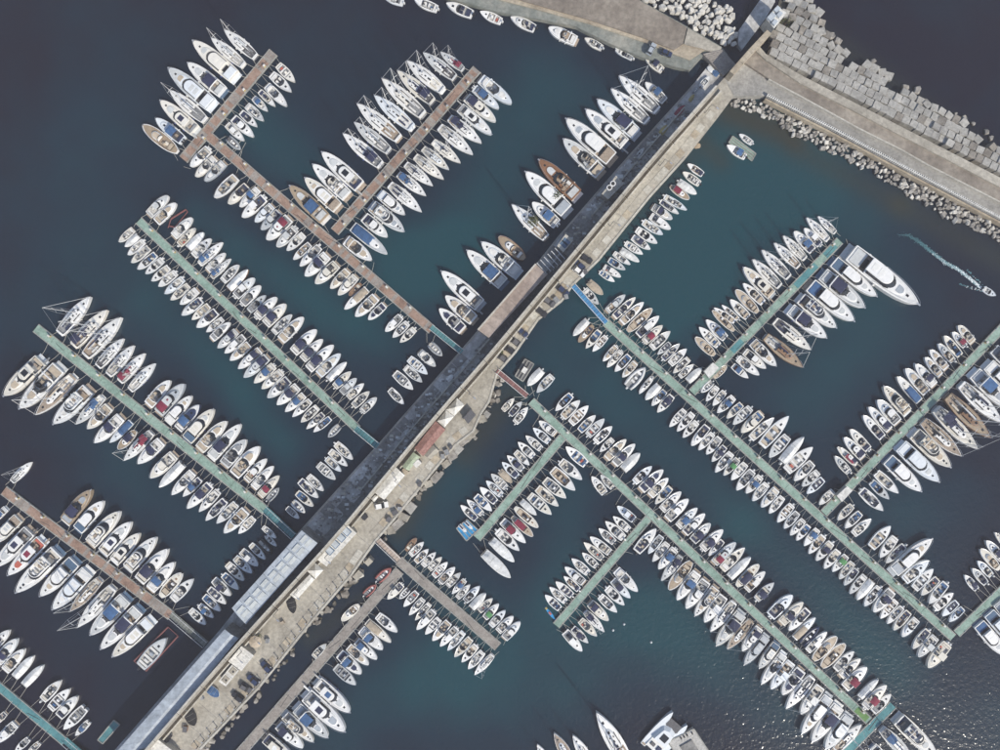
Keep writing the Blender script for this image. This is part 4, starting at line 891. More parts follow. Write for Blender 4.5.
def quays():
    poly('lower_quay', LEDGE+[(724,78)]+WALL[-2::-1], -3, QZ, 'quay_wet', kind='structure')
    poly('promenade', WALL+REDGE, -3, PZ, 'concrete', kind='structure')
    road_top = [(744,62), (769,78.5), (800,95), (860,128), (900,148), (928,164), (1000,201), (1080,242)]
    road_bot = [(734,96), (767,95.5), (829,127), (928,180), (1000,218), (1080,259)]
    poly('breakwater_road', [(724,78)]+road_top+road_bot[::-1], -3, PZ+.06, 'asphalt_old', kind='structure')
    poly('breakwater_path', [(752,47), (766,60), (800,83), (860,114), (1000,187), (1080,228), (1080,242), (1000,201), (928,164), (900,148), (860,128), (800,95), (769,78.5), (744,62)], -3, 3.6, 'earth', kind='structure')
    poly('breakwater_cap', [(756,42), (766,54), (800,74.5), (1000,177.5), (1080,219), (1080,228), (1000,187), (860,114), (800,83), (766,60), (752,47)], -3, 4.2, 'concrete', kind='structure')
    poly('breakwater_core', [(768,44), (800,76), (1080,219), (1080,203), (1000,164), (905,108), (830,62), (812,40), (804,-25), (785,-25), (775,20)], -3, 0.3, 'block_dark', kind='structure')
    for a, b in zip(road_top[1:], road_top[2:]):
        poly('kerb', [a, b]+offset([a, b], 1.2)[::-1], 2.5, 3.72, 'concrete_pale', kind='structure')
    poly('toe_wall', offset(road_bot[1:], 1.6)+offset(road_bot[1:], 4.6)[::-1], -3, 2.2, 'concrete_warm', kind='structure')
    poly('stone_quay', [(400,-26), (430,-8), (463,2), (500,12), (540,19), (576,26.5), (610,43.5), (640,56.5), (676,67), (690,70), (703,56), (717,66), (735,65), (722,47), (688,27), (615,-14), (560,-40)], -3, 1.8, 'quay_stain', kind='structure')
    poly('quay_path', [(400,-31), (470,-8), (540,10), (590,24), (644,42), (676,55), (690,60), (705,50), (722,49), (688,28), (686,42), (674,50), (644,38), (590,20), (520,0), (450,-22)], -2, 2.1, 'concrete_warm', kind='structure')
    poly('earth_bank', [(450,-22), (520,0), (590,20), (644,38), (674,50), (683,44), (687,27.5), (616,-13), (560,-40)], -2, 2.5, 'earth', kind='structure')
    poly('concrete_apron', [(688,28), (721.5,47.5), (718,54), (700,48), (684,44)], -2, 2.45, 'concrete', kind='structure')
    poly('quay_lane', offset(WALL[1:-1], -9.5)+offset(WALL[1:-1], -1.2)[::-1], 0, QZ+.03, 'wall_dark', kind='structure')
    # paving laid as separate slabs: the edge band of the promenade and the lower quay
    k = 0
    prom = bpy.data.objects['promenade']; low = bpy.data.objects['lower_quay']; ms = [boxm('paving_slab', 2.1, 1.75, .10, 'concrete'), boxm('paving_slab', 2.1, 1.75, .12, 'concrete_warm'), boxm('paving_slab', 2.1, 1.75, .12, 'concrete_pale')]
    for x, y, dx, dy in along(offset(REDGE[1:-1], 7.5), 8.1):
        if 540 < y < 552 or (395 < y < 425 and x > 470): continue
        o = add('paving_slab', random.choice(ms+ms[:1]), prom, at(x, y, PZ-.02-random.random()*.03), math.atan2(-dy, dx)+random.uniform(-.02, .02)); k += 1
    ms = [boxm('paving_slab', 3.6, 2.7, .09, 'quay_wet'), boxm('paving_slab', 3.6, 2.7, .12, 'wall_dark')]
    for d in (6, 16.6):
        for x, y, dx, dy in along(offset(LEDGE[4:-2], d), 14.2):
            if 255 < y < 338 or (y < 64): continue
            add('paving_slab', random.choice(ms+ms[:1]), low, at(x, y, QZ-.02-random.random()*.04), math.atan2(-dy, dx)+random.uniform(-.015, .015))
    jm = boxm('expansion_joint', .09, 1, .02, 'wall_dark')
    for i, (x, y, dx, dy) in enumerate(along(WALL[1:-1], 23)):
        lo, hi = 9, 60
        for dd in range(10, 62, 2):
            if not inside((x-dy*dd, y+dx*dd), WALL+REDGE): hi = dd; break
        a, b = at(x-dy*lo, y+dx*lo, PZ), at(x-dy*(hi-1.5), y+dx*(hi-1.5), PZ)
        o = add('expansion_joint', jm, prom, ((a[0]+b[0])/2, (a[1]+b[1])/2, PZ-.008), math.atan2(-dy, dx)); o.scale = (1, math.hypot(a[0]-b[0], a[1]-b[1]), 1)
    for nm, pts, z, mt, wd in (('coping', offset(REDGE[2:-1], 1.2), PZ+.16, 'concrete_pale', 2.0), ('coping', offset(LEDGE[3:-1], 1.0), QZ+.12, 'concrete', 1.6)):
        poly(nm, offset(pts, -wd/2)+offset(pts, wd/2)[::-1], 0.5, z, mt, kind='structure')
def sea_wall():
    t = empty('sea_wall', at(440, 411)); tag(t, 'tall straight concrete wall running the whole length of the central mole', 'wall')
    def seg(name, a, b, o0, o1, z0, z1, mat):
        L = [(a[0], a[1]), (b[0], b[1])]; o = poly(name, offset(L, o0)+offset(L, o1)[::-1], z0, z1, mat); o.parent = t; o.matrix_parent_inverse = t.matrix_basis.inverted(); return o
    pts = along(WALL, 36); 
    for p, q in zip(pts, pts[1:]):
        gx, gy = (q[0]-p[0])*.006, (q[1]-p[1])*.006; a, b = (p[0]+gx, p[1]+gy), (q[0]-gx, q[1]-gy)
        seg('wall_panel', a, b, -1.0, 2.2, -2, 9.0, 'concrete'); seg('coping', a, b, -1.4, .4, 9.0, 9.3, 'concrete_pale')
    t3 = empty('low_wall', at(430, 405)); tag(t3, 'low pale wall along the middle of the shaded quay', 'wall')
    for p, q in zip(pts[3:], pts[4:-1]):
        if 230 < p[1] < 350 or 520 < p[1]: continue
        L = [(p[0]+(q[0]-p[0])*.03, p[1]+(q[1]-p[1])*.03), (q[0]-(q[0]-p[0])*.03, q[1]-(q[1]-p[1])*.03)]; inworld(poly('wall_panel', offset(L, -11)+offset(L, -9.6)[::-1], 0, 2.5, 'concrete_pale'), t3)
    t2 = empty('parapet', at(440, 414)); tag(t2, 'low pale parapet between the tall wall and the sunlit promenade', 'parapet')
    for p, q in zip(pts, pts[1:]):
        L = [(p[0]+(q[0]-p[0])*.01, p[1]+(q[1]-p[1])*.01), (q[0]-(q[0]-p[0])*.01, q[1]-(q[1]-p[1])*.01)]
        o = poly('parapet_panel', offset(L, 5.6)+offset(L, 7.0)[::-1], 2, 4.4, 'concrete_pale', t2); o.matrix_parent_inverse = t2.matrix_basis.inverted()
        o = poly('walkway_slab', offset(L, 2.6)+offset(L, 5.4)[::-1], 2, 3.6, 'concrete_warm', t2); o.matrix_parent_inverse = t2.matrix_basis.inverted()
def inworld(o, t): o.parent = t; o.matrix_parent_inverse = t.matrix_basis.inverted(); return o

# ---------------------------------------------------------------- breakwater blocks and boulders
def inside(p, pts):
    c = False; j = len(pts)-1
    for i in range(len(pts)):
        (x0, y0), (x1, y1) = pts[i], pts[j]
        if (y0 > p[1]) != (y1 > p[1]) and p[0] < (x1-x0)*(p[1]-y0)/(y1-y0)+x0: c = not c
        j = i
    return c
def boulder(rnd, mat, n=7):
    m = MB(); rings = []
    sh = [(rnd.uniform(.75, 1.2), rnd.uniform(-.3, .3)) for k in range(n)]; tx, ty = rnd.uniform(-.12, .12), rnd.uniform(-.12, .12)
    for z, r in ((-.5, .9), (.1, 1.0), (.45, .72)):
        rings.append(m.ring([(r*math.cos(2*math.pi*(k+q)/n)*s*.62+tx*z, r*math.sin(2*math.pi*(k+q)/n)*s*.52+ty*z, z*.8+rnd.uniform(-.12,.12)) for k, (s, q) in enumerate(sh)]))
    for a, b in zip(rings, rings[1:]): m.skin(a, b)
    m.face(tuple(rings[-1])); return m.mesh('boulder', mat)
def block(rnd, mat):
    m = MB(); j = lambda: rnd.uniform(-.09, .09)
    lo = [(sx*1.05+j(), sy*1.05+j(), -1.9) for sx, sy in ((-1,-1),(1,-1),(1,1),(-1,1))]; hi = [(x+j()*.4, y+j()*.4, .9) for x, y, _ in lo]; top = [(x*.955, y*.955, 1.0+j()*.2) for x, y, _ in hi]
    a, b, c = m.ring(lo), m.ring(hi), m.ring(top); m.skin(a, b); m.skin(b, c); m.face(tuple(c)); return m.mesh('block', mat)
SEA = [(786,-22), (820,-14), (823,30), (840,48), (870,64), (890,77), (915,97), (948,112), (982,138), (1004,153), (1040,176), (1040,199), (1000,179.5), (800,76.5), (764,58), (772,30), (784,12)]
def breakwater():
    rnd = random.Random(3)
    t = empty('block_breakwater', at(880, 90)); tag(t, 'breakwater armour of square pale concrete blocks facing the open sea', 'breakwater')
    ms = [block(rnd, 'block_stone') for _ in range(7)]+[block(rnd, 'block_dark')]
    u = Vector((.889, .458)); v = Vector((.458, -.889)); n = 0
    for j in range(9):
        off = rnd.uniform(-3, 3)
        for i in range(-10, 38):
            p = Vector((763, 51))+u*(i*8.2+off)+v*(2.2+j*8.0)+Vector((rnd.uniform(-.3,.3), rnd.uniform(-.3,.3)))
            if not inside(p, SEA) or math.hypot(p.x-784, p.y-24) < 7 or (p.x < 776 and p.y < 34): continue
            edge = not inside(p+v*9, SEA)
            if edge and rnd.random() < .12: continue
            if j > 2 and rnd.random() < .04: continue
            z = 2.6-j*.24+rnd.uniform(-.13, .13)*(1+j*.25)-(rnd.random() < .06)*.9-(edge*.7)
            s = rnd.uniform(.93, 1.05); o = add('block', rnd.choice(ms), None, at(p.x, p.y, z)); inworld(o, t); o.scale = (s, s*rnd.uniform(.9, 1.04), 1)
            a = math.atan2(-.458, .889)+rnd.gauss(0, .05+.25*edge+.02*j); o.rotation_euler = (rnd.gauss(0, .02+.02*j), rnd.gauss(0, .02+.02*j), a); n += 1
    for x, y in ((826,34), (832,38), (838,42), (872,62), (905,88), (915,92), (925,101), (955,115), (964,118), (972,124), (984,133), (992,139)):
        o = add('boulder', boulder(rnd, 'rock_grey'), None, at(x+rnd.uniform(-2,2), y+rnd.uniform(-2,1), .1), rnd.uniform(0, 6)); inworld(o, t); o.scale = [rnd.uniform(1.2, 2.2)]*3
    def mound(name, label, pts, lo, hi, step, mats, zf, seed, keep=1.0):
        r = random.Random(seed); t = empty(name, at(sum(p[0] for p in pts)/len(pts), sum(p[1] for p in pts)/len(pts))); tag(t, label, 'rock mound')
        ms = [boulder(r, mats[k % len(mats)], 5+k % 2) for k in range(12)]; x0, x1 = min(p[0] for p in pts), max(p[0] for p in pts); y0, y1 = min(p[1] for p in pts), max(p[1] for p in pts); k = 0
        y = y0; row = 0
        while y < y1:
            x = x0+(row % 2)*step*.5
            while x < x1:
                p = (x+r.uniform(-.3,.3)*step, y+r.uniform(-.3,.3)*step)
                if inside(p, pts) and k < 298 and r.random() < keep:
                    d = r.uniform(lo, hi); q = r.random()
                    if q > .88: d *= 1.3
                    o = add('boulder', r.choice(ms), None, at(p[0], p[1], zf(p)+r.uniform(-.25, .3))); inworld(o, t); o.scale = (d, d*r.uniform(.8, 1.2), d*r.uniform(.6, .9)); o.rotation_euler = (r.gauss(0,.2), r.gauss(0,.2), r.uniform(0, 6.28)); k += 1
                x += step
            y += step*.86; row += 1
        return k
    mound('rock_mound', 'mound of big white boulders above the stone quay at the top edge', [(612,-16), (640,-2), (688,25), (721,45), (731,47), (739,41), (737,30), (731,19), (738,8), (722,4), (706,-4), (700,-16)], 1.25, 2.0, 6.3, ['rock_white'], lambda p: .9, 5)
    band = [(729,101), (750,99), (767,105), (800,121), (860,152), (928,189), (1000,227), (1020,238), (1020,254), (1000,243), (940,214), (900,191), (870,172), (840,157), (815,145), (795,136), (775,124), (755,112), (735,111)]
    mound('rubble_bank', 'bank of small grey rubble below the breakwater road balustrade', band, .8, 1.45, 4.7, ['rock_grey', 'rock_white', 'rock_grey'], lambda p: .45, 6)
    toe = offset(REDGE[9:-1], -6.5); toe2 = offset(REDGE[9:-1], 1.5)
    mound('rubble_toe', 'scattered brown and pale rubble along the foot of the promenade', toe+toe2[::-1], .6, 1.9, 4.4, ['rock_grey', 'block_dark', 'block_dark', 'rock_grey', 'rock_white'], lambda p: .2, 8, .50)
    tr = bpy.data.objects['rubble_toe']; bm_ = [block(rnd, 'block_stone'), block(rnd, 'rock_grey'), block(rnd, 'concrete')]
    for x, y, sx, sy, a in ((469,433,2.0,1.5,.85), (463,440,1.3,1.2,.6), (482,419,1.0,.9,.3), (487,414,.8,.8,.9), (458,449,1.4,1.0,.8), (452,455,1.1,1.2,.5), (436,477,1.3,1.0,.8), (428,484,1.0,.8,.4), (411,507,1.4,1.1,.9), (398,524,1.5,1.0,.7), (391,530,1.0,1.0,.2), (404,517,.9,1.2,1.1), (446,464,1.0,.8,.7), (369,561,1.0,.7,.8), (358,575,1.2,.8,.85)):
        o = add('block', rnd.choice(bm_), None, at(x, y, .55+rnd.uniform(-.2, .3))); inworld(o, tr); o.scale = (sx, sy, .8); o.rotation_euler = (rnd.gauss(0,.08), rnd.gauss(0,.08), a)
    o = add('boulder', boulder(rnd, 'gel_tan', 9), None, at(697, 146, .1), .5); o.scale = (1.9, 1.7, 1.6); tag(o, 'lone tan boulder in the water beside the upper promenade', 'boulder')
    tb = empty('balustrade', at(880, 153)); tag(tb, 'white balustrade along the harbour side of the breakwater road', 'balustrade')
    L = [(767,96), (829,127.5), (928,180.5), (1000,218.5), (1080,259.5)]
    inworld(poly('plinth', offset(L, -1.0)+offset(L, 1.2)[::-1], 2, 2.95, 'wall_dark'), tb)
    k = 0
    pm = boxm('baluster', .34, .62, .95, 'roof_white', .03)
    for x, y, dx, dy in along(L, 2.15):
        if x > 1012: break
        o = add('baluster', pm, None, at(x, y, 2.95), math.atan2(-dy, dx)); inworld(o, tb); k += 1
    inworld(poly('top_rail', offset(L, -1.1)+offset(L, -.4)[::-1], 3.9, 4.02, 'roof_white'), tb)

# ---------------------------------------------------------------- pontoons
def pontoon(name, label, a, b, width, style, planks=False, peds=True, ped_label=None, patches=()):
    ax, ay, _ = at(*a); bx, by, _ = at(*b); L = math.hypot(bx-ax, by-ay); rz = math.atan2(by-ay, bx-ax); W = width*S
    DOCKS.append((a, b, width))
    t = empty(name, (ax, ay, 0), rz); tag(t, label, 'pontoon', 'floating pontoons of the marina')
    m = MB(); m.box(0, L, -W/2+.12, W/2-.12, -.35, .42); add('float', m.mesh('float', 'float_dark'), t)
    n = max(1, round(L/5.55)); l = L/n; cache = {}
    rnd = random.Random(int(a[0]*7+a[1]))
    for k in range(n):
        me = cache.get(0)
        if not me:
            m = MB(); m.box(.025, l-.025, -W/2+.14, W/2-.14, .40, .60, .01, .01); me = cache[0] = m.mesh('deck_section', style)
        o = add('deck_section', me, t, (k*l, 0, rnd.uniform(-.012, .012)))
    for q in (-1, 1):
        m = MB(); m.box(0, L, q*(W/2)-.15, q*(W/2)+.15, .2, .63, 0, .02); add('edge_beam', m.mesh('edge_beam', 'edge_pale'), t)
    if planks:
        m = MB(); x = 0
        while x < L-.5:
            m.cur = rnd.choice([0, 0, 1]); d = 1.05; z = .612+rnd.uniform(0, .03); m.box(x+.03, min(L, x+d)-.05, -W/2+.2, W/2-.2, .5, z, .01, .01); x += d
        o = add('planking', m.mesh('planking', [style, 'deck_grey']), t); tag(o, kind='stuff')
    m = boxm('mooring_cleat', .5, .16, .18, 'metal', .04)
    k = 0; x = 2.0
    while x < L-1:
        for q in (-1, 1): add('mooring_cleat', m, t, (x, q*(W/2-.05), .63))
        x += 6.0
    cm = boxm('dark_strip', rnd.uniform(2.5, 5), .12, .05, 'black_trim')  # thin dark strips laid at random along the deck
    for k in range(int(L/16)): add('dark_strip', cm, t, (rnd.uniform(3, L-3), rnd.uniform(-W*.3, W*.3), .6), rnd.uniform(-.25, .25))
    if peds:
        x = 4.5; k = 0; q = 1; cnt = int((L-4.5)/8.4)+1; pm, pc, pb = PED
        while x < L-1.5:
            wx = ax+math.cos(rz)*x-math.sin(rz)*q*(W/2-.45); wy = ay+math.sin(rz)*x+math.cos(rz)*q*(W/2-.45)
            r = empty('service_pedestal', (wx, wy, .6), rz); add('pillar', pm, r); add('lamp_cap', pc, r); add('base_plate', pb, r)
            tag(r, f'{ordinal(k+1)} yellow service pedestal from the {ped_label}', 'pedestal', 'service pedestals on the pontoons'); k += 1
            x += 8.4
    for (t0, t1, mt, z) in patches:
        m = MB(); m.box(L*t0, L*t1, -W/2+.2, W/2-.2, .5, z, .02, .02); add('deck_mat', m.mesh('deck_mat', mt), t)
    return t
def gangway(label, a, b, width, z0, z1, mat, railmat='spar'):
    ax, ay, _ = at(*a, z0); bx, by, _ = at(*b, z1); L = math.hypot(bx-ax, by-ay); rz = math.atan2(by-ay, bx-ax); W = width*S
    t = empty('gangway', (ax, ay, z0), rz); tag(t, label, 'gangway', 'gangways down to the pontoons')
    dz = z1-z0; m = MB(); m.prism([(0,-W/2,-.15),(L,-W/2,dz-.15),(L,W/2,dz-.15),(0,W/2,-.15)], [(0,-W/2,.05),(L,-W/2,dz+.05),(L,W/2,dz+.05),(0,W/2,.05)], True); add('ramp_deck', m.mesh('ramp_deck', mat), t)
    for q in (-1, 1):
        m = MB(); m.tube([(0, q*W/2, .0), (0, q*W/2, 1.0), (L, q*W/2, dz+1.0), (L, q*W/2, dz)], .07, 5); h = add('handrail', m.mesh('handrail', railmat), t)
        for f in (.25, .5, .75):
            m = MB(); m.tube([(L*f, q*W/2, dz*f), (L*f, q*W/2, dz*f+1.0)], .04, 5); add('stanchion', m.mesh('stanchion', railmat), h)
    k = 0
    m = boxm('tread', .08, W*.86, .03, 'black_trim'); x = .7
    while x < L-.4: add('tread', m, t, (x, 0, dz*x/L+.05)); x += .9
def pontoons():
    global PED
    PED = (boxm('pillar', .55, .42, 1.0, 'pedestal_yellow', .05), None, boxm('base_plate', .9, .8, .06, 'edge_pale'))
    m = MB(); m.box(-.34, .34, -.27, .27, 1.0, 1.16, .05, .05); PED = (PED[0], m.mesh('lamp_cap', 'roof_white'), PED[2])
    pontoon('pontoon', 'short brown boarded pontoon at the top left, arms on both sides of a junction', (274,53), (184,160), 9.5, 'deck_brown', True, True, 'top end of the top-left brown pontoon')
    pontoon('pontoon', 'long brown boarded pontoon sloping from top left to the mole', (208.5,136), (432,330), 9, 'deck_brown', True, True, 'top end of the long brown pontoon')
    pontoon('pontoon', 'brown boarded branch pontoon at the top centre between sailing yachts', (477,70), (335,232), 9, 'deck_brown', True, True, 'outer end of the brown branch pontoon')
    pontoon('pontoon', 'long green pontoon at the upper left', (139.6,221), (358,429), 8, 'deck_green', False, True, 'outer end of the upper-left green pontoon')
    pontoon('pontoon', 'green pontoon at middle left with large yachts on both sides', (37,328), (266,510), 9, 'deck_green', False, True, 'outer end of the middle-left green pontoon')
    pontoon('pontoon', 'brown boarded pontoon at the lower left', (5,490), (172,615), 9.5, 'deck_brown', True, True, 'outer end of the lower-left brown pontoon')
    pontoon('pontoon', 'teal green pontoon crossing the bottom left corner', (-40,652), (66,741), 8, 'deck_teal', False, False)
    pontoon('pontoon', 'longest green pontoon running from the blue gangway to lower right', (605,322), (952,637), 8, 'deck_green', False, True, 'gangway end of the longest green pontoon')
    pontoon('pontoon', 'green branch pontoon beside the giant white yacht', (691.5,392.5), (839,241), 8, 'deck_green', False, True, 'inner end of the giant-yacht branch', ((.27, .34, 'deck_teal', .625), (.70, .84, 'deck_teal', .63), (.90, .97, 'deck_teal', .627)))
    pontoon('pontoon', 'green branch pontoon at the far right edge', (823,513), (1030,298), 8, 'deck_green', False, True, 'inner end of the far-right green branch')
    pontoon('pontoon', 'green branch pontoon in the lower right corner', (955.5,633), (1040,552), 8, 'deck_green', False, False)
    pontoon('pontoon', 'second long green pontoon from the maroon gangway to the bottom right', (531,401), (868,720), 8, 'deck_green', False, True, 'gangway end of the second long green pontoon', ((.962, .995, 'bright_green', .63),))
    pontoon('pontoon', 'upper short green branch pontoon with the blue jet ski dock', (563.3,436), (477,538), 8, 'deck_green', False, False)
    pontoon('pontoon', 'lower short green branch pontoon beside the blue kayak', (648.5,517.5), (556,625), 7.5, 'deck_green', False, False)
    pontoon('pontoon', 'teal cross pontoon at the end of the second long pontoon', (892,704), (840,757), 8.5, 'deck_teal', False, False)
    pontoon('pontoon', 'short brown grey pontoon at the lower centre', (399,560), (498,646), 9, 'deck_grey', True, False)
    pontoon('pontoon', 'grey pontoon running beside the promenade to the bottom edge', (400,570), (235,759), 9.5, 'deck_grey', True, False)
    gangway('green gangway at the mole end of the long brown pontoon', (462,352), (431,327), 5.5, QZ+.1, .66, 'deck_teal')
    gangway('teal gangway at the mole end of the upper-left green pontoon', (378,446), (356,428), 6.5, QZ+.1, .66, 'deck_teal')
    gangway('teal gangway at the mole end of the middle-left green pontoon', (294,536), (265,509), 6.5, QZ+.1, .66, 'deck_teal')
    gangway('grey gangway with white rails below the long grey roof', (206,644), (171,614), 6.5, QZ+.1, .66, 'quay_stain')
    gangway('teal gangway at the bottom left corner', (88,760), (65,740), 6.5, QZ, .66, 'deck_teal')
    gangway('bright blue gangway from the promenade to the longest pontoon', (573,286), (606,323), 5, PZ+.2, .66, 'paint_blue')
    gangway('maroon gangway from the promenade to the second long pontoon', (497,371), (527,396), 5, PZ+.2, .66, 'paint_maroon')
    gangway('grey pink gangway above the short brown grey pontoon', (378,540), (399,560), 6, PZ+.2, .66, 'terrace')
    for nm, lb, c, wd, ht, a in (('dock_hut', 'white flat-roofed hut on the giant-yacht branch near its junction', [(704.8,371.2), (712.8,363.2), (718.4,368), (709.6,377.6)], 0, 2.6, 0), ('dock_hut', 'cream flat-roofed hut on the far-right branch near its junction', [(837.6,495.6), (847.2,486.8), (852,490.8), (842.4,501.2)], 0, 2.6, 0)):
        t = empty(nm, at(*c[0])); tag(t, lb, 'hut'); inworld(poly('wall', c, .6, 2.7, 'concrete_pale'), t); x, y = sum(p[0] for p in c)/4, sum(p[1] for p in c)/4
        inworld(poly('roof', [((p[0]-x)*1.1+x, (p[1]-y)*1.1+y) for p in c], 2.7, 2.95, 'roof_white'), t)

# ---------------------------------------------------------------- buildings, tents and roofs on the mole
def roof_house(name, label, cat, c, z0, zw, mat, wall='concrete_pale', ridge=0.0, panels=0, over=1.04, skylights=0):
    """a building on a four-cornered plan: walls, and a roof of panels laid between edge 0-1 and edge 3-2"""
    x, y = sum(p[0] for p in c)/4, sum(p[1] for p in c)/4; t = empty(name, at(x, y, z0)); tag(t, label, cat)
    inworld(poly('wall', c, z0, zw, wall), t)
    P = [((p[0]-x)*over+x, (p[1]-y)*over+y) for p in c]
    def lerp(a, b, f): return (a[0]+(b[0]-a[0])*f, a[1]+(b[1]-a[1])*f)
    n = max(1, panels)
    for k in range(n):
        f0, f1 = k/n+.008/n*(n > 1), (k+1)/n-.012/n*(n > 1)
        a, b, d, e = lerp(P[0], P[1], f0), lerp(P[0], P[1], f1), lerp(P[3], P[2], f1), lerp(P[3], P[2], f0); m = MB()
        A, B_, D, E = [at(*q, zw) for q in (a, b, d, e)]; h = .16
        if ridge:
            M0 = ((A[0]+E[0])/2, (A[1]+E[1])/2, zw+ridge); M1 = ((B_[0]+D[0])/2, (B_[1]+D[1])/2, zw+ridge)
            lo = m.ring([A, B_, M1, D, E, M0]); hi = m.ring([(p[0], p[1], p[2]+h) for p in (A, B_, M1, D, E, M0)])
            for q in ((0, 1, 2, 5), (5, 2, 3, 4)): m.face(tuple(hi[i] for i in q))
            m.skin(lo, hi)
        else: m.prism([(p[0], p[1], zw) for p in (A, B_, D, E)], [(p[0], p[1], zw+h) for p in (A, B_, D, E)])
        o = inworld(add('roof_panel', m.mesh('roof_panel', mat)), t)
        if n > 1: o.location.z += random.uniform(0, .05)
    return t
def tent(label, c, z0, zw, zp, mat='roof_white'):
    x, y = sum(p[0] for p in c)/4, sum(p[1] for p in c)/4; t = empty('market_tent', at(x, y, z0)); tag(t, label, 'tent', 'white pyramid tents on the promenade')
    m = MB(); r = m.ring([at(*p, zw) for p in c]); r0 = m.ring([(v[0], v[1], zw-.3) for v in [at(*p, zw) for p in c]]); apex = m.ring([at(x, y, zp)])[0]
    for k in range(4): m.face((r[k], r[(k+1) % 4], apex))
    m.skin(r0, r); inworld(add('canopy', m.mesh('canopy', mat)), t)
    for p in c:
        q = ((p[0]-x)*.93+x, (p[1]-y)*.93+y); m = MB(); a = at(*q, z0); m.tube([(a[0], a[1], z0), (a[0], a[1], zw)], .07, 5); inworld(add('tent_pole', m.mesh('tent_pole', 'metal')), t)
def buildings():
    rh = roof_house
    rh('boat_shed', 'long pale grey metal shed roof beside the wall at bottom left', 'shed', [(112,757), (225,629), (239,638), (150,746)], QZ, 7.0, 'roof_metal', 'wall_dark', .5, 22, 1.0)
    rh('boat_shed', 'grey metal shed roof with skylight patches beside the shaded small boats', 'shed', [(232,608), (302,530), (318,543), (246,624)], QZ, 7.2, 'roof_metal', 'wall_dark', .3, 9, 1.0)
    o = bpy.data.objects['boat_shed.001'] if 'boat_shed.001' in bpy.data.objects else None
    rnd = random.Random(4)
    if o:
        for k in range(9):
            f = (k+.5)/9; x = 239+(310-239)*f; y = 616+(536.5-616)*f
            for q in (-3.2, 3.2):
                a = at(x+q*.72, y+q*.6, 7.7); m = boxm('skylight', 2.3, 1.0, .08, 'skylight_sheet'); s = inworld(add('skylight', m, None, (a[0], a[1], 7.68-.16*0), math.atan2(78, 70)), o)
    t = rh('terrace_building', 'flat pinkish terrace roof beside the wall below the moored motor yachts', 'building', [(478,330), (536,264), (547,275), (489,338)], QZ, 6.6, 'terrace', 'wall_dark', 0, 8, 1.0)
    L = [(478,330), (536,264)]; inworld(poly('parapet', offset(L, -1)+offset(L, .6)[::-1], 6.5, 7.3, 'concrete_pale'), t)
    for c, lb in (([(601.6,194), (616,175.6), (624,183.6), (608,199.6)], 'pale slab roof with two round tanks on the shaded quay'), ([(557,246), (565.6,234), (573.6,240.4), (563.2,252.4)], 'pale square roof on the shaded quay above the pergola')):
        t = rh('pump_house', lb, 'building', c, QZ, 5.6, 'concrete_pale', 'wall_dark', 0, 2, 1.0)
        if c[0][0] > 600:
            for x, y in ((609, 188.5), (612.5, 184.5)):
                m = MB(); a = at(x, y, 5.7); m.tube([(a[0], a[1], 5.7), (a[0], a[1], 6.7)], .75, 12); inworld(add('tank', m.mesh('tank', 'gel_white')), t)
                m = MB(); m.tube([(a[0], a[1], 6.7), (a[0], a[1], 6.75)], .5, 12); inworld(add('tank_lid', m.mesh('tank_lid', 'black_trim')), t)
        else:
            for f in (.35, .65):
                x, y = 565+4*(f-.5)*2, 243-4.6*(f-.5)*2; a = at(x, y, 5.76); inworld(add('roof_window', boxm('roof_window', 1.3, 2.0, .12, 'glass_blue'), None, (a[0], a[1], 5.74), .85), t)
    t = empty('pergola', at(546, 257, QZ)); tag(t, 'white beam pergola frame between the terrace roof and a pump house', 'pergola')
    for k in range(6):
        f = k/5; a = at(537+18*f, 263-15*f, 6); b = at(547+18*f, 274-15*f, 6); m = MB(); m.tube([(a[0],a[1],QZ), (a[0],a[1],6), (b[0],b[1],6), (b[0],b[1],QZ)], .1, 5); inworld(add('beam_frame', m.mesh('beam_frame', 'spar')), t)
    tent('white pyramid tent nearest the red tiled roof', [(437,421), (446,410), (454,416.5), (444.5,427.5)], PZ, 5.0, 6.4)
    tent('upper of the two joined white pyramid tents above the red roof', [(446,409.6), (457,398), (464.5,405), (454.4,416)], PZ, 5.0, 6.4)
    tent('cream pyramid tent below the long white terrace roof', [(306.5,570.5), (315,563), (323.5,570), (315.5,579)], PZ, 4.6, 6.0)
    rh('red_roof_house', 'house with a dusty red tiled roof on the promenade', 'house', [(415,448), (435.5,421.5), (445,430), (423.5,455.5)], PZ, 5.2, 'roof_red', 'concrete_warm', .5, 10)
    rh('kiosk', 'small grey and white roofed kiosk below the red roof', 'kiosk', [(424.5,455), (433,445.5), (439,451), (431,459)], PZ, 4.6, 'concrete', 'concrete_pale', .4, 3)
    rh('green_roof_house', 'narrow light green roof next to the red roofed house', 'house', [(402.5,466.5), (413.5,452.5), (420,457), (409,470.5)], PZ, 4.8, 'roof_green', 'concrete_warm', .35, 4)
    rh('kiosk', 'small white square kiosk in front of the green roof', 'kiosk', [(413,464.2), (418,459.2), (421.5,463), (416.5,468)], PZ, 5.0, 'roof_white', 'concrete_pale', 0, 1)
    rh('kiosk', 'small beige kiosk between the green roof and the big white roof', 'kiosk', [(401.2,470.7), (403.7,468.2), (409,472), (405.2,476)], PZ, 4.4, 'concrete_warm', 'concrete_warm', 0, 1)
    rh('warehouse', 'large off-white ribbed metal roof in the middle of the promenade', 'warehouse', [(374.5,491.5), (395.5,467.5), (404.5,475.5), (384.5,499)], PZ, 5.6, 'roof_white', 'concrete_pale', .4, 12)
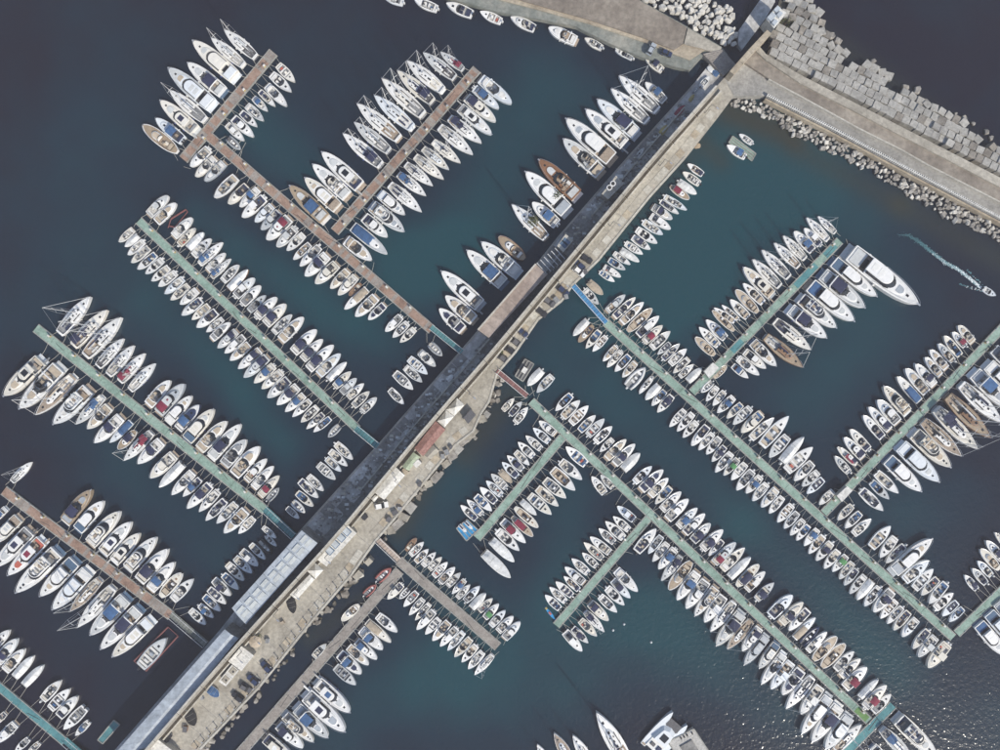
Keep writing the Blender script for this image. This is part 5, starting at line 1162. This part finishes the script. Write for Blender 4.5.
    rh('awning', 'small white awning below the large off-white roof', 'awning', [(371.5,499), (375,495), (378.5,496.7), (374.5,501.7)], PZ, 4.2, 'roof_white', 'concrete_warm', .2, 1)
    t = rh('cafe_terrace', 'long white terrace roof with four glazed bays beside the wall', 'cafe', [(318,559), (348,526), (356,533.5), (327,565.5)], PZ, 5.0, 'roof_white', 'concrete_pale', 0, 6)
    for x, y in ((346.5,531.5), (341,537.5), (335,544), (329.5,550.5)):
        a = at(x, y, 5.2); g = inworld(add('glazed_bay', boxm('glazed_bay', 2.0, 2.2, .22, 'glass_blue', .1), None, (a[0], a[1], 5.12), math.atan2(33, 30)), t); inworld(add('bay_frame', boxm('bay_frame', 1.5, 1.7, .06, 'roof_metal', .05), None, (a[0], a[1], 5.33), math.atan2(33, 30)), t)
    rh('store_roof', 'narrow white roof with small vents below the cream pyramid tent', 'store', [(290.4,594), (309.6,574.8), (314.4,579.6), (297.6,598.8)], PZ, 4.8, 'roof_white', 'concrete_pale', .25, 5)
    rh('white_roof_house', 'plain bright white square roof on the lower promenade', 'house', [(229,661), (241.6,646.4), (253.6,655.4), (241.6,670.4)], PZ, 5.0, 'roof_white', 'concrete_pale', 0, 4)
    t = rh('skylight_house', 'white roof with two sunken grey bays below the square white roof', 'house', [(219,681), (232,665), (239,670.4), (226,686)], PZ, 4.6, 'roof_white', 'concrete_pale', 0, 2)
    for x, y in ((232.8,671), (225.6,679.5)):
        a = at(x, y, 4.8); inworld(add('bay', boxm('bay', 1.9, 1.8, .12, 'concrete', .2), None, (a[0], a[1], 4.75), .87), t); inworld(add('vent', boxm('vent', .4, .4, .2, 'black_trim'), None, (a[0]+.2, a[1]-.2, 4.87), .87), t)
    rh('white_roof_house', 'white roof cut by the bottom edge beside the long shed', 'house', [(132,766), (157.6,739.6), (178,755), (154,780)], PZ, 5.0, 'roof_white', 'concrete_pale', 0, 3)
    # harbour light building and its wall on the breakwater corner
    t = rh('harbour_building', 'small white flat-roofed building at the breakwater corner by the blocks', 'building', [(766,19), (777,6), (786.5,13), (774,29)], 1.0, 6.0, 'roof_white', 'concrete_pale', 0, 2, 1.0)
    for x, y, s in ((771,17.5,1.7), (776.5,10,1.3), (779,15,1.2), (774,23,1.2)):
        a = at(x, y, 6.2); inworld(add('roof_unit', boxm('roof_unit', s*1.3, s, .7, 'roof_metal', .1), None, (a[0], a[1], 6.15), .85), t)
    tw = empty('corner_wall', at(752, 48)); tag(tw, 'tan topped wall running from the mole wall to the white corner building', 'wall')
    L = [(731,72), (752,48), (772,27)]
    for p, q in zip(along(L, 14), along(L, 14)[1:]):
        M = [(p[0], p[1]), (q[0]-(q[0]-p[0])*.02, q[1]-(q[1]-p[1])*.02)]; inworld(poly('wall_panel', offset(M, -1.5)+offset(M, 4)[::-1], -2, 7.5, 'concrete_warm'), tw)
    poly('outer_quay', [(738,45), (739,30), (764,-6), (775,-6), (775,2), (766,18), (742,50)], -3, 1.3, 'quay_wet', kind='structure')
    td = empty('slipway_deck', at(719, 61)); tag(td, 'grey plank deck between the boulders and the corner of the mole', 'deck')
    A, B_, C_, D = (703,54), (722,49.5), (736,64.5), (724,76)
    for k in range(12):
        f0, f1 = k/12, (k+.9)/12; l = lambda p, q, f: (p[0]+(q[0]-p[0])*f, p[1]+(q[1]-p[1])*f)
        inworld(poly('plank', [l(A, D, f0), l(B_, C_, f0), l(B_, C_, f1), l(A, D, f1)], 1.2, 2.6+random.uniform(0, .05), 'deck_grey'), td)
def shrubs():
    rnd = random.Random(12)
    for x, y, s, z, lb in ((556,196,1.2,PZ,'round olive shrub beside the wall on the upper promenade'), (533,221,1.3,PZ,'olive shrub by the wall below the upper round shrub'), (405,463,1.2,PZ,'dark green shrub squeezed between the wall and green roof'), (402,468,.9,PZ,'small yellowish shrub at the lower end of the green roof'), (255,637,1.5,PZ,'dry bush beside the beige parasol near the wall'), (500,352,.8,PZ,'tiny shrub on the promenade above the maroon gangway'), (784,25,2.6,.8,'dark olive bush growing among the breakwater blocks')):
        a = at(x, y, z); t = empty('shrub', (a[0], a[1], z)); tag(t, lb, 'shrub', 'shrubs on the mole')
        m = MB(); m.tube([(0,0,0), (0.05,0,s*.5)], [.12, .06], 5); add('stem', m.mesh('stem', 'gel_brown'), t)
        m = MB()
        for _ in range(420):
            v = Vector((rnd.gauss(0,1), rnd.gauss(0,1), rnd.gauss(0,.7))).normalized()*s*rnd.uniform(.45, 1.05)*(1+.3*mnoise.noise(Vector((rnd.random()*3, s, 0)))); v.z = abs(v.z)*.8+.2
            u = Vector((rnd.gauss(0,1), rnd.gauss(0,1), rnd.gauss(0,.6))).normalized()*.2; q = u.cross(Vector((rnd.random(), rnd.random(), 1))).normalized()*.12
            m.face(tuple(m.ring([v-u, v+q, v+u, v-q])))
        o = add('foliage', m.mesh('foliage', 'foliage'), t); tag(o, kind='stuff')
# ---------------------------------------------------------------- cars, posts and floating things
def car(x, y, ang, mat, label, L=3.5, W=1.65, name='parked_car', cat='car', z=PZ, tall=0.0):
    a = at(x, y, z); t = empty(name, (a[0], a[1], z+.02), math.radians(ang)); tag(t, label, cat, 'cars parked on the promenade')
    h = L/2; m = MB(); m.prism([(-h,-W/2,.25),(h*.96,-W/2+.06,.25),(h*.96,W/2-.06,.25),(-h,W/2,.25)], [(-h+.05,-W/2+.04,.82),(h,-W/2+.18,.72),(h,W/2-.18,.72),(-h+.05,W/2-.04,.82)], True); add('body', m.mesh('body', mat), t)
    m = MB(); m.prism([(-h+.15,-W/2+.1,.8),(h*.42,-W/2+.12,.78),(h*.42,W/2-.12,.78),(-h+.15,W/2-.1,.8)], [(-h+.45,-W/2+.26,1.38+tall),(h*.08,-W/2+.26,1.38+tall),(h*.08,W/2-.26,1.38+tall),(-h+.45,W/2-.26,1.38+tall)]); add('window', m.mesh('window', 'glass_dark'), t)
    m = MB(); m.box(-h+.45, h*.08, -W/2+.25, W/2-.25, 1.36+tall, 1.42+tall, .03, .03); add('roof', m.mesh('roof', mat), t)
    for wx in (-h*.62, h*.62):
        for q in (-1, 1):
            m = MB(); m.tube([(wx, q*(W/2-.2), .3), (wx, q*(W/2+.01), .3)], .3, 10); add('wheel', m.mesh('wheel', 'black_trim'), t)
    for q in (-1, 1):
        m = MB(); m.box(h-.1, h+.01, q*W*.3-.14, q*W*.3+.14, .52, .68); add('headlight', m.mesh('headlight', 'gel_white'), t)
        m = MB(); m.box(h*.3, h*.42, q*(W/2+.06)-.07, q*(W/2+.06)+.07, .78, .92); add('wing_mirror', m.mesh('wing_mirror', mat), t)
def props():
    rnd = random.Random(21)
    cars = [(522,332,'gel_navy','dark blue'), (514,341,'sole_dark','grey'), (508,349,'gel_black','black'), (501,357,'sole_dark','grey'), (541,312,'gel_black','black'), (549,302,'sole_dark','grey'), (563,291,'gel_navy','dark blue'), (579,265,'gel_navy','dark blue'), (586,259,'gel_black','black'), (579,272,'gel_white','white'),
            (254,679,'gel_navy','dark blue'), (246.5,687,'sole_dark','grey'), (238.5,696,'gel_black','black'), (267,666,'gel_navy','dark blue'), (362,514,'gel_black','black')]
    n = {}
    for k, (x, y, m, wd) in enumerate(cars):
        zone = 'upper promenade' if y < 380 else 'lower promenade' if y > 600 else 'promenade below the big white roof'
        key = (zone, wd); n[key] = n.get(key, 0)+1
        car(x, y, rnd.choice([-38, 142])+rnd.uniform(-7, 7), m, f'{ordinal(n[key])} {wd} parked car from the left on the {zone}' if sum(1 for c in cars if c[3] == wd and (c[1] < 380) == (y < 380)) > 1 else f'{wd} car parked on the {zone}')
    car(382, 505, 10, 'gel_white', 'white van parked below the large off-white roof', 3.6, 1.8, 'parked_van', 'van', PZ, .5)
    car(167.5, 738, 60, 'gel_black', 'black car with a white roof near the bottom white roof', 3.6, 1.7)
    car(651, 50, 60, 'gel_grey', 'grey car on the earth bank near the top stone quay', 3.4, 1.6, 'parked_car', 'car', 2.5)
    car(666, 54, -20, 'gel_navy', 'dark car near the concrete apron by the stone quay', 3.0, 1.5, 'parked_car', 'car', 2.1)
    # black tarpaulin-covered craft, blue covered boat ashore, craft lying on the shaded quay
    def ashore(x, y, ang, L, W, code, label, z, name=None):
        k, a, h = parse(code); p = at(x, y, z); t = empty(name or KNAME[k][0], (p[0], p[1], z+.3), math.radians(ang)); tag(t, label, KNAME[k][1], KNAME[k][3])
        b = put(t, VARIANTS[k][0], a, 0, roles_for(k, a, h, random.Random(int(x)))); full = {'o': 5.45, 'k': 5.5, 'r': 4.3, 'w': 6.8}[k]; t.scale = (L*S/full, W*S/b.W, L*S/full)
    ashore(192, 716, -62, 18, 11, 'kkK', 'large black covered boat ashore on the lower promenade', PZ)
    ashore(292.5, 604, -75, 17, 9, 'kkK', 'black covered boat ashore beside the narrow white roof', PZ)
    ashore(214.5, 691, -35, 14, 9, 'kb', 'blue covered boat ashore below the two-bay white roof', PZ)
    ashore(704, 83, 48, 14, 6, 'o', 'pale open boat lying on the shaded quay near the top', QZ)
    ashore(695, 91, 50, 8, 4, 'r', 'small inflatable lying on the shaded quay below the pale open boat', QZ)
    ashore(691, 99, 55, 9, 4, 'ky', 'small yellow covered dinghy on the shaded quay', QZ)
    ashore(679, 112, 48, 15, 6, 'kr', 'red covered boat lying on the shaded quay', QZ)
    ashore(663, 131, 50, 13, 6, 'ky', 'long yellow covered boat lying on the shaded quay', QZ)
    ashore(640, 153, 50, 11, 4, 'r', 'inflatable lying on the shaded quay left of the yellow boat', QZ)
    ashore(710, 70, 140, 8, 5, 'kw', 'white covered dinghy at the top of the shaded quay', QZ)
    ashore(715, 74, 140, 8, 6, 'kb', 'blue covered dinghy at the top of the shaded quay', QZ)
    ashore(450, 378, 45, 9, 5, 'kw', 'white covered dinghy on the shaded quay above the white tents', QZ)
    # mooring posts with a rail along the promenade edge
    m = MB(); m.tube([(0,0,0), (0,0,1.5)], [.13, .10], 6); pm = m.mesh('post', 'black_trim'); m = MB(); m.tube([(0,0,1.5), (0,0,1.62)], .19, 6); pc = m.mesh('post_cap', 'metal')
    for k, (x, y, dx, dy) in enumerate(along(offset(REDGE[17:-1], 4.5), 9.2)):
        a = at(x, y, PZ+.1); t = empty('mooring_post', a); add('post', pm, t); add('post_cap', pc, t); tag(t, f'{ordinal(k+1)} dark mooring post from the grey pontoon along the promenade edge', 'post', 'mooring posts on the promenade edge')
    lm = MB(); lm.tube([(0,0,0), (0,0,6.5), (1.6,0,7.0)], [.12, .08, .06], 6); lm = lm.mesh('pole', 'wall_dark'); lh = MB(); lh.box(1.4, 2.2, -.16, .16, 6.92, 7.06, .03, .03); lh = lh.mesh('lamp_head', 'metal')
    for k, (x, y) in enumerate(((245,648), (262,630), (280,608), (300,587), (330,552), (398,478), (470,393), (520,335), (560,285), (610,226), (660,166), (705,113))):
        a = at(x, y, PZ); t = empty('street_lamp', a, math.atan2(-.62, .78)); add('pole', lm, t); add('lamp_head', lh, t); tag(t, f'{ordinal(k+1)} grey street lamp from the bottom along the promenade', 'street lamp', 'street lamps on the promenade')
    # clutter on the promenade: crates and pallets, and gear on the lower quay
    for k, (x, y) in enumerate(((362,512), (366,508), (358,518), (447,452), (443,456), (451,447), (420,484), (400,508), (470,414), (466,418), (566,297), (585,272), (556,300), (395,512), (389,519), (305,560), (268,640), (283,622), (186,728), (203,697))):
        a = at(x, y, PZ); t = empty('crate', a, rnd.uniform(0, 3)); b = rnd.uniform(.8, 1.5); m = MB(); m.box(-b/2, b/2, -b*.4, b*.4, 0, .8); add('box', m.mesh('box', rnd.choice(['gel_brown', 'cloth_grey', 'sole_dark', 'gel_tan'])), t); m = MB(); m.box(-b*.55, b*.55, -b*.44, b*.44, .8, .9); add('lid', m.mesh('lid', rnd.choice(['sole_grey', 'sole_dark', 'cloth_tan'])), t)
        tag(t, f'{ordinal(k+1)} storage crate of the loose crates standing on the promenade', 'crate', 'crates on the promenade')
    rk = rnd
    m = MB()
    for k in range(700):
        x, y, dx, dy = rk.choice(along(offset(LEDGE[4:-2], rk.uniform(4, 24)), 3.0))
        if 250 < y < 342: continue
        a = at(x, y, QZ); q = rk.uniform(.15, .8)*(1.6 if rk.random() < .08 else 1); m.cur = rk.choice([0, 0, 1, 2]); m.box(a[0]-q, a[0]+q*.7, a[1]-q*.6, a[1]+q*.6, QZ-.1, QZ+rk.uniform(.15, .6), q*.2, q*.2)
    o = add('quay_debris', m.mesh('quay_debris', ['wall_dark', 'cloth_white', 'concrete_pale'])); tag(o, kind='stuff')
    t = empty('deck_house', at(467,425,PZ)); tag(t, 'dark grey square canopy near the promenade edge right of the tents', 'canopy')
    c = [(463.5,418), (471,409), (476,415), (468,424)]; inworld(poly('canopy_roof', c, 4.2, 4.4, 'sole_dark'), t)
    for p in c: a = at((p[0]-469.6)*.9+469.6, (p[1]-416.5)*.9+416.5, PZ); mm = MB(); mm.tube([(a[0],a[1],PZ), (a[0],a[1],4.2)], .08, 5); inworld(add('canopy_post', mm.mesh('canopy_post', 'metal')), t)
    a = at(258, 639, PZ); t = empty('parasol', a); tag(t, 'round beige parasol in front of the dry bush', 'parasol'); mm = MB(); r = mm.ring([(1.7*math.cos(math.pi*k/4), 1.7*math.sin(math.pi*k/4), 2.3) for k in range(8)]); ap = mm.ring([(0,0,2.9)])[0]
    for k in range(8): mm.face((r[k], r[(k+1) % 8], ap))
    add('shade', mm.mesh('shade', 'cloth_tan'), t); mm = MB(); mm.tube([(0,0,0), (0,0,2.85)], .05, 6); add('pole', mm.mesh('pole', 'metal'), t)
    # floating odds and ends
    def raft(name, label, cat, c, z, mat, cross=0):
        x, y = sum(p[0] for p in c)/4, sum(p[1] for p in c)/4; t = empty(name, at(x, y)); tag(t, label, cat)
        inworld(poly('deck', c, -.2, z, mat), t)
        for i in range(4): L = [c[i], c[(i+1) % 4]]; inworld(poly('rail', offset(L, -.5)+offset(L, .5)[::-1], z-.1, z+.15, 'edge_pale'), t)
        l = lambda p, q, f: (p[0]+(q[0]-p[0])*f, p[1]+(q[1]-p[1])*f)
        for k in range(cross):
            f = (k+1)/(cross+1); M = [l(c[0], c[1], f), l(c[3], c[2], f)]; inworld(poly('beam', offset(M, -.4)+offset(M, .4)[::-1], z, z+.3, 'edge_pale'), t)
        return t
    raft('raft', 'pale green floating raft near the rubble bank', 'raft', [(728.8,142.4), (732.8,136), (756,153.6), (752,160.8)], .6, 'deck_green', 2)
    raft('raft', 'blue grey floating raft near the bottom of the long shed', 'raft', [(97.5,740), (102.5,744), (119.5,725), (113.5,720.5)], .5, 'deck_teal', 0)
    raft('jet_ski_dock', 'bright blue floating jet ski dock at the branch pontoon end', 'dock', [(456.4,528.4), (467,519.5), (478,530), (466.5,541)], .45, 'cloth_cyan', 3)
    raft('work_barge', 'small dark work barge with a white cabin by the maroon gangway', 'barge', [(525,359), (534,364), (523,381.5), (515,376)], .7, 'sole_dark', 2)
    bx = bpy.data.objects['work_barge']; inworld(poly('cabin', [(524,366.5), (528,369), (525,374), (521,371.5)], .7, 2.4, 'roof_white'), bx)
    for k, (x, y) in enumerate(((463,528), (469,525))):
        a = at(x, y); t = empty('jet_ski', (a[0], a[1], .4), math.radians(-45)); tag(t, ('left' if k == 0 else 'right')+' white jet ski parked on the blue dock', 'jet ski', 'jet skis on the blue dock')
        mm = MB(); mm.prism([(-1.4,-.5,0),(.8,-.5,0),(1.5,0,0),(.8,.5,0),(-1.4,.5,0)], [(-1.4,-.4,.5),(.7,-.42,.55),(1.35,0,.6),(.7,.42,.55),(-1.4,.4,.5)]); add('hull', mm.mesh('hull', 'gel_white'), t); mm = MB(); mm.box(-1.2, .1, -.22, .22, .5, .85, .1, .04); add('saddle', mm.mesh('saddle', 'cushion_navy'), t); mm = MB(); mm.tube([(.3,-.4,.95), (.45,0,.9), (.3,.4,.95)], .04, 5); add('handlebar', mm.mesh('handlebar', 'black_trim'), t)
    a = at(550, 613); t = empty('kayak', (a[0], a[1], 0), math.radians(-52)); tag(t, 'blue and yellow kayak at the end of the lower green branch', 'kayak')
    mm = MB(); rows = []
    for u in (-1, -.8, -.45, 0, .45, .8, 1): w = .42*math.cos(u*1.45); rows.append(mm.ring([(u*2.4,-w,.25),(u*2.4,0,-.1),(u*2.4,w,.25),(u*2.4,0,.4)]))
    for p, q in zip(rows, rows[1:]): mm.skin(p, q)
    add('hull', mm.mesh('hull', 'cloth_cyan', False), t)
    for x0, x1, mt in ((-2.1,-1.3,'cloth_yellow'), (-.6,.5,'cushion_red')): mm = MB(); mm.box(x0, x1, -.28, .28, .3, .5, .1, .06); add('hatch_cover' if x0 < -1 else 'cockpit_seat', mm.mesh('hatch_cover', mt), t)
    def lift(label, segs):
        c = segs[0][0]; t = empty('boat_lift', at(*c)); tag(t, label, 'boat lift')
        for i, (p, q) in enumerate(segs):
            A, B_ = at(*p, .5), at(*q, .5); mm = MB(); mm.tube([(A[0],A[1],.5), (B_[0],B_[1],.5)], .22 if i < 2 else .13, 7); inworld(add('float_tube' if i < 2 else 'cross_beam', mm.mesh('float_tube', 'lift_red')), t)
    lift('empty red floating boat lift on the upper-left green pontoon', [((171,219), (186,209.5)), ((169,226), (175,227)), ((171,219), (168,228)), ((186,209.5), (187.5,212)), ((175,227), (187.5,212))])
    lift('red floating boat lift around the grey inflatable-sided motorboat at lower left', [((134,661), (168,627)), ((146,671), (178,636)), ((134,661), (146,671)), ((168,627), (178,636))])
    # catamaran and work platform at the bottom edge
    a = at(664, 733); t = empty('catamaran', (a[0], a[1], 0), math.radians(48)); tag(t, 'wide blue white catamaran lying across the bottom edge', 'catamaran')
    for q in (-1, 1):
        mm = MB(); rows = []
        for u, w, f in ((-6, .7, .9), (-4, .95, 1.1), (0, 1.0, 1.3), (3, .8, 1.4), (5, .45, 1.5), (6, .05, 1.55)): rows.append(mm.ring([(u,q*2.6-w*.6,-.3),(u,q*2.6-w,f),(u,q*2.6+w,f),(u,q*2.6+w*.6,-.3)]))
        for p, r in zip(rows, rows[1:]): mm.skin(p, r, False)
        mm.face(tuple(rows[0])); add('hull', mm.mesh('hull', 'gel_cool'), t)
    mm = MB(); mm.box(-5.2, 2.2, -2.2, 2.2, .9, 1.35); dk = add('bridge_deck', mm.mesh('bridge_deck', 'nonskid_white'), t)
    mm = MB(); mm.prism([(-2.6,-2.4,1.3),(2.0,-2.0,1.3),(2.8,0,1.3),(2.0,2.0,1.3),(-2.6,2.4,1.3)], [(-2.4,-2.0,2.2),(1.0,-1.5,2.2),(1.6,0,2.2),(1.0,1.5,2.2),(-2.4,2.0,2.2)]); add('cabin', mm.mesh('cabin', 'gel_cool'), t)
    mm = MB(); mm.prism([(2.4,-2.0,1.35),(4.6,-1.9,1.4),(4.6,1.9,1.4),(2.4,2.0,1.35)], [(2.4,-2.0,1.42),(4.6,-1.9,1.47),(4.6,1.9,1.47),(2.4,2.0,1.42)]); add('trampoline', mm.mesh('trampoline', 'sole_dark'), t)
    for x0, x1, y0, y1, z, mt, nm in ((-4.6,-3.2,-1.8,-.6,1.7,'cushion_navy','cockpit_sofa'), (-4.4,-3.4,.3,1.6,1.7,'sole_dark','cockpit_table'), (-1.6,.4,-1.0,1.0,2.3,'glass_dark','roof_window'), (-5.9,-5.2,-3.2,-2.0,1.0,'teak','transom_step'), (-5.9,-5.2,2.0,3.2,1.0,'teak','transom_step')): mm = MB(); mm.box(x0, x1, y0, y1, z-.5, z, .05, .05); add(nm, mm.mesh(nm, mt), t)
    raft('work_platform', 'tan decked work platform cut by the bottom edge', 'platform', [(668,742), (694,729), (712,756), (686,770)], 1.4, 'sole_light', 0); wp = bpy.data.objects['work_platform']
    inworld(poly('deck_hatch', [(680,747), (692,740), (699,751), (687,758)], 1.3, 1.75, 'wall_dark'), wp)
    for x, y in ((681,738), (684,736.5), (687,735), (692,733)): a = at(x, y, 1.4); inworld(add('bollard', boxm('bollard', .4, .4, .7, 'black_trim', .05), None, (a[0], a[1], 1.4), .5), wp)
    # mooring buoys
    for k, (x, y) in enumerate(((624,624), (613,630), (651,642), (914,364))):
        a = at(x, y); t = empty('mooring_buoy', a); tag(t, f'{ordinal(k+1)} small white mooring buoy from the bottom among those floating in open water', 'buoy', 'mooring buoys'); mm = MB(); mm.tube([(0,0,-.2), (0,0,.05), (0,0,.35), (0,0,.5)], [.15, .32, .28, .08], 8); add('float', mm.mesh('float', 'gel_white'), t); mm = MB(); mm.tube([(0,0,.5), (0,0,.7)], .05, 5); add('ring', mm.mesh('ring', 'metal'), t)
def wake():
    """the speedboat at the right edge and the broken foam behind it"""
    a = at(987.5, 292); t = empty('speedboat', a, math.radians(-32)); tag(t, 'white speedboat under way with a foam wake at the right edge', 'speedboat')
    b = put(t, 'o1', '', 1, roles_for('o', '', '', random.Random(2))); t.scale = (15*S/5.45, 6.4*S/2.1, .85)
    rnd = random.Random(9); P = [(898,235), (908,235), (921,243), (934,254), (946,263), (958,269), (968,277), (981,288)]; m = MB()
    pts = along(P, 1.0); n = len(pts)
    m.cur = 2; strips = []
    for i, (x, y, dx, dy) in enumerate(pts):
        f = i/n; hw = (1.9-1.0*f)*min(1, .15+f*4)*(1+.35*mnoise.noise(Vector((i*.45, 1, 0)))); sh = .6*mnoise.noise(Vector((i*.3, 7, 0)))*(1-f)
        strips.append(m.ring([at(x-dy*(sh-hw), y+dx*(sh-hw), .012), at(x-dy*(sh+hw), y+dx*(sh+hw), .012)]))
    for a_, b_ in zip(strips, strips[1:]): m.face((a_[0], a_[1], b_[1], b_[0]))
    for i, (x, y, dx, dy) in enumerate(pts):
        f = i/n
        for _ in range(int(6+64*f)):
            w = (2.4-1.7*f); s = rnd.gauss(0, w*.5); q = rnd.uniform(.045, .11)*(.7+.8*f)
            if rnd.random() > .2+f*.8: continue
            c = at(x-dy*s+rnd.uniform(-.6,.6), y+dx*s+rnd.uniform(-.6,.6)); m.cur = 0 if rnd.random() < (f-.3)*1.1 else 1; k = rnd.randint(5, 7); h = rnd.uniform(.02, .06)
            lo = [(c[0]+q*rnd.uniform(.6,1.3)*math.cos(2*math.pi*j/k)*1.4, c[1]+q*rnd.uniform(.6,1.3)*math.sin(2*math.pi*j/k), .0) for j in range(k)]
            m.prism(lo, [(c[0]+(p[0]-c[0])*.7, c[1]+(p[1]-c[1])*.7, h) for p in lo])
    for side in (-1, 1):
        for i in range(45):
            f = rnd.random(); x, y = 985-22*f, 290-13*f; s = side*(2.2+6*f)+rnd.gauss(0, .5); c = at(x-(.5)*s, y+.85*s); q = rnd.uniform(.05, .14); m.cur = 0 if rnd.random() < .5*(1-f) else 1
            lo = [(c[0]+q*1.6*math.cos(2*math.pi*j/6), c[1]+q*math.sin(2*math.pi*j/6), 0) for j in range(6)]; m.prism(lo, [(c[0]+(p[0]-c[0])*.7, c[1]+(p[1]-c[1])*.7, .04) for p in lo])
    o = add('wake_foam', m.mesh('wake_foam', ['foam', 'foam_teal', 'churned_water'])); tag(o, kind='stuff')

def added_haze():  # box of scattering air, added to fade the blacks
    m = MB(); m.box(-2400, 2400, -2400, 2400, -6, H+4)
    mat = bpy.data.materials.new('added_haze_air'); mat.use_nodes = True; t = mat.node_tree; t.nodes.clear()
    out = t.nodes.new('ShaderNodeOutputMaterial'); v = t.nodes.new('ShaderNodeVolumePrincipled'); v.inputs['Color'].default_value = (0.90, 0.86, 0.90, 1); v.inputs['Density'].default_value = ADDED_HAZE; v.inputs['Anisotropy'].default_value = 0.0
    t.links.new(v.outputs[0], out.inputs['Volume']); MATS['added_haze_air'] = mat
    o = add('added_haze', m.mesh('added_haze', 'added_haze_air')); tag(o, kind='stuff')
# ---------------------------------------------------------------- build everything
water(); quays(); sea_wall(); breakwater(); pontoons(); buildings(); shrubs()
build_boats(); props(); wake(); added_haze()
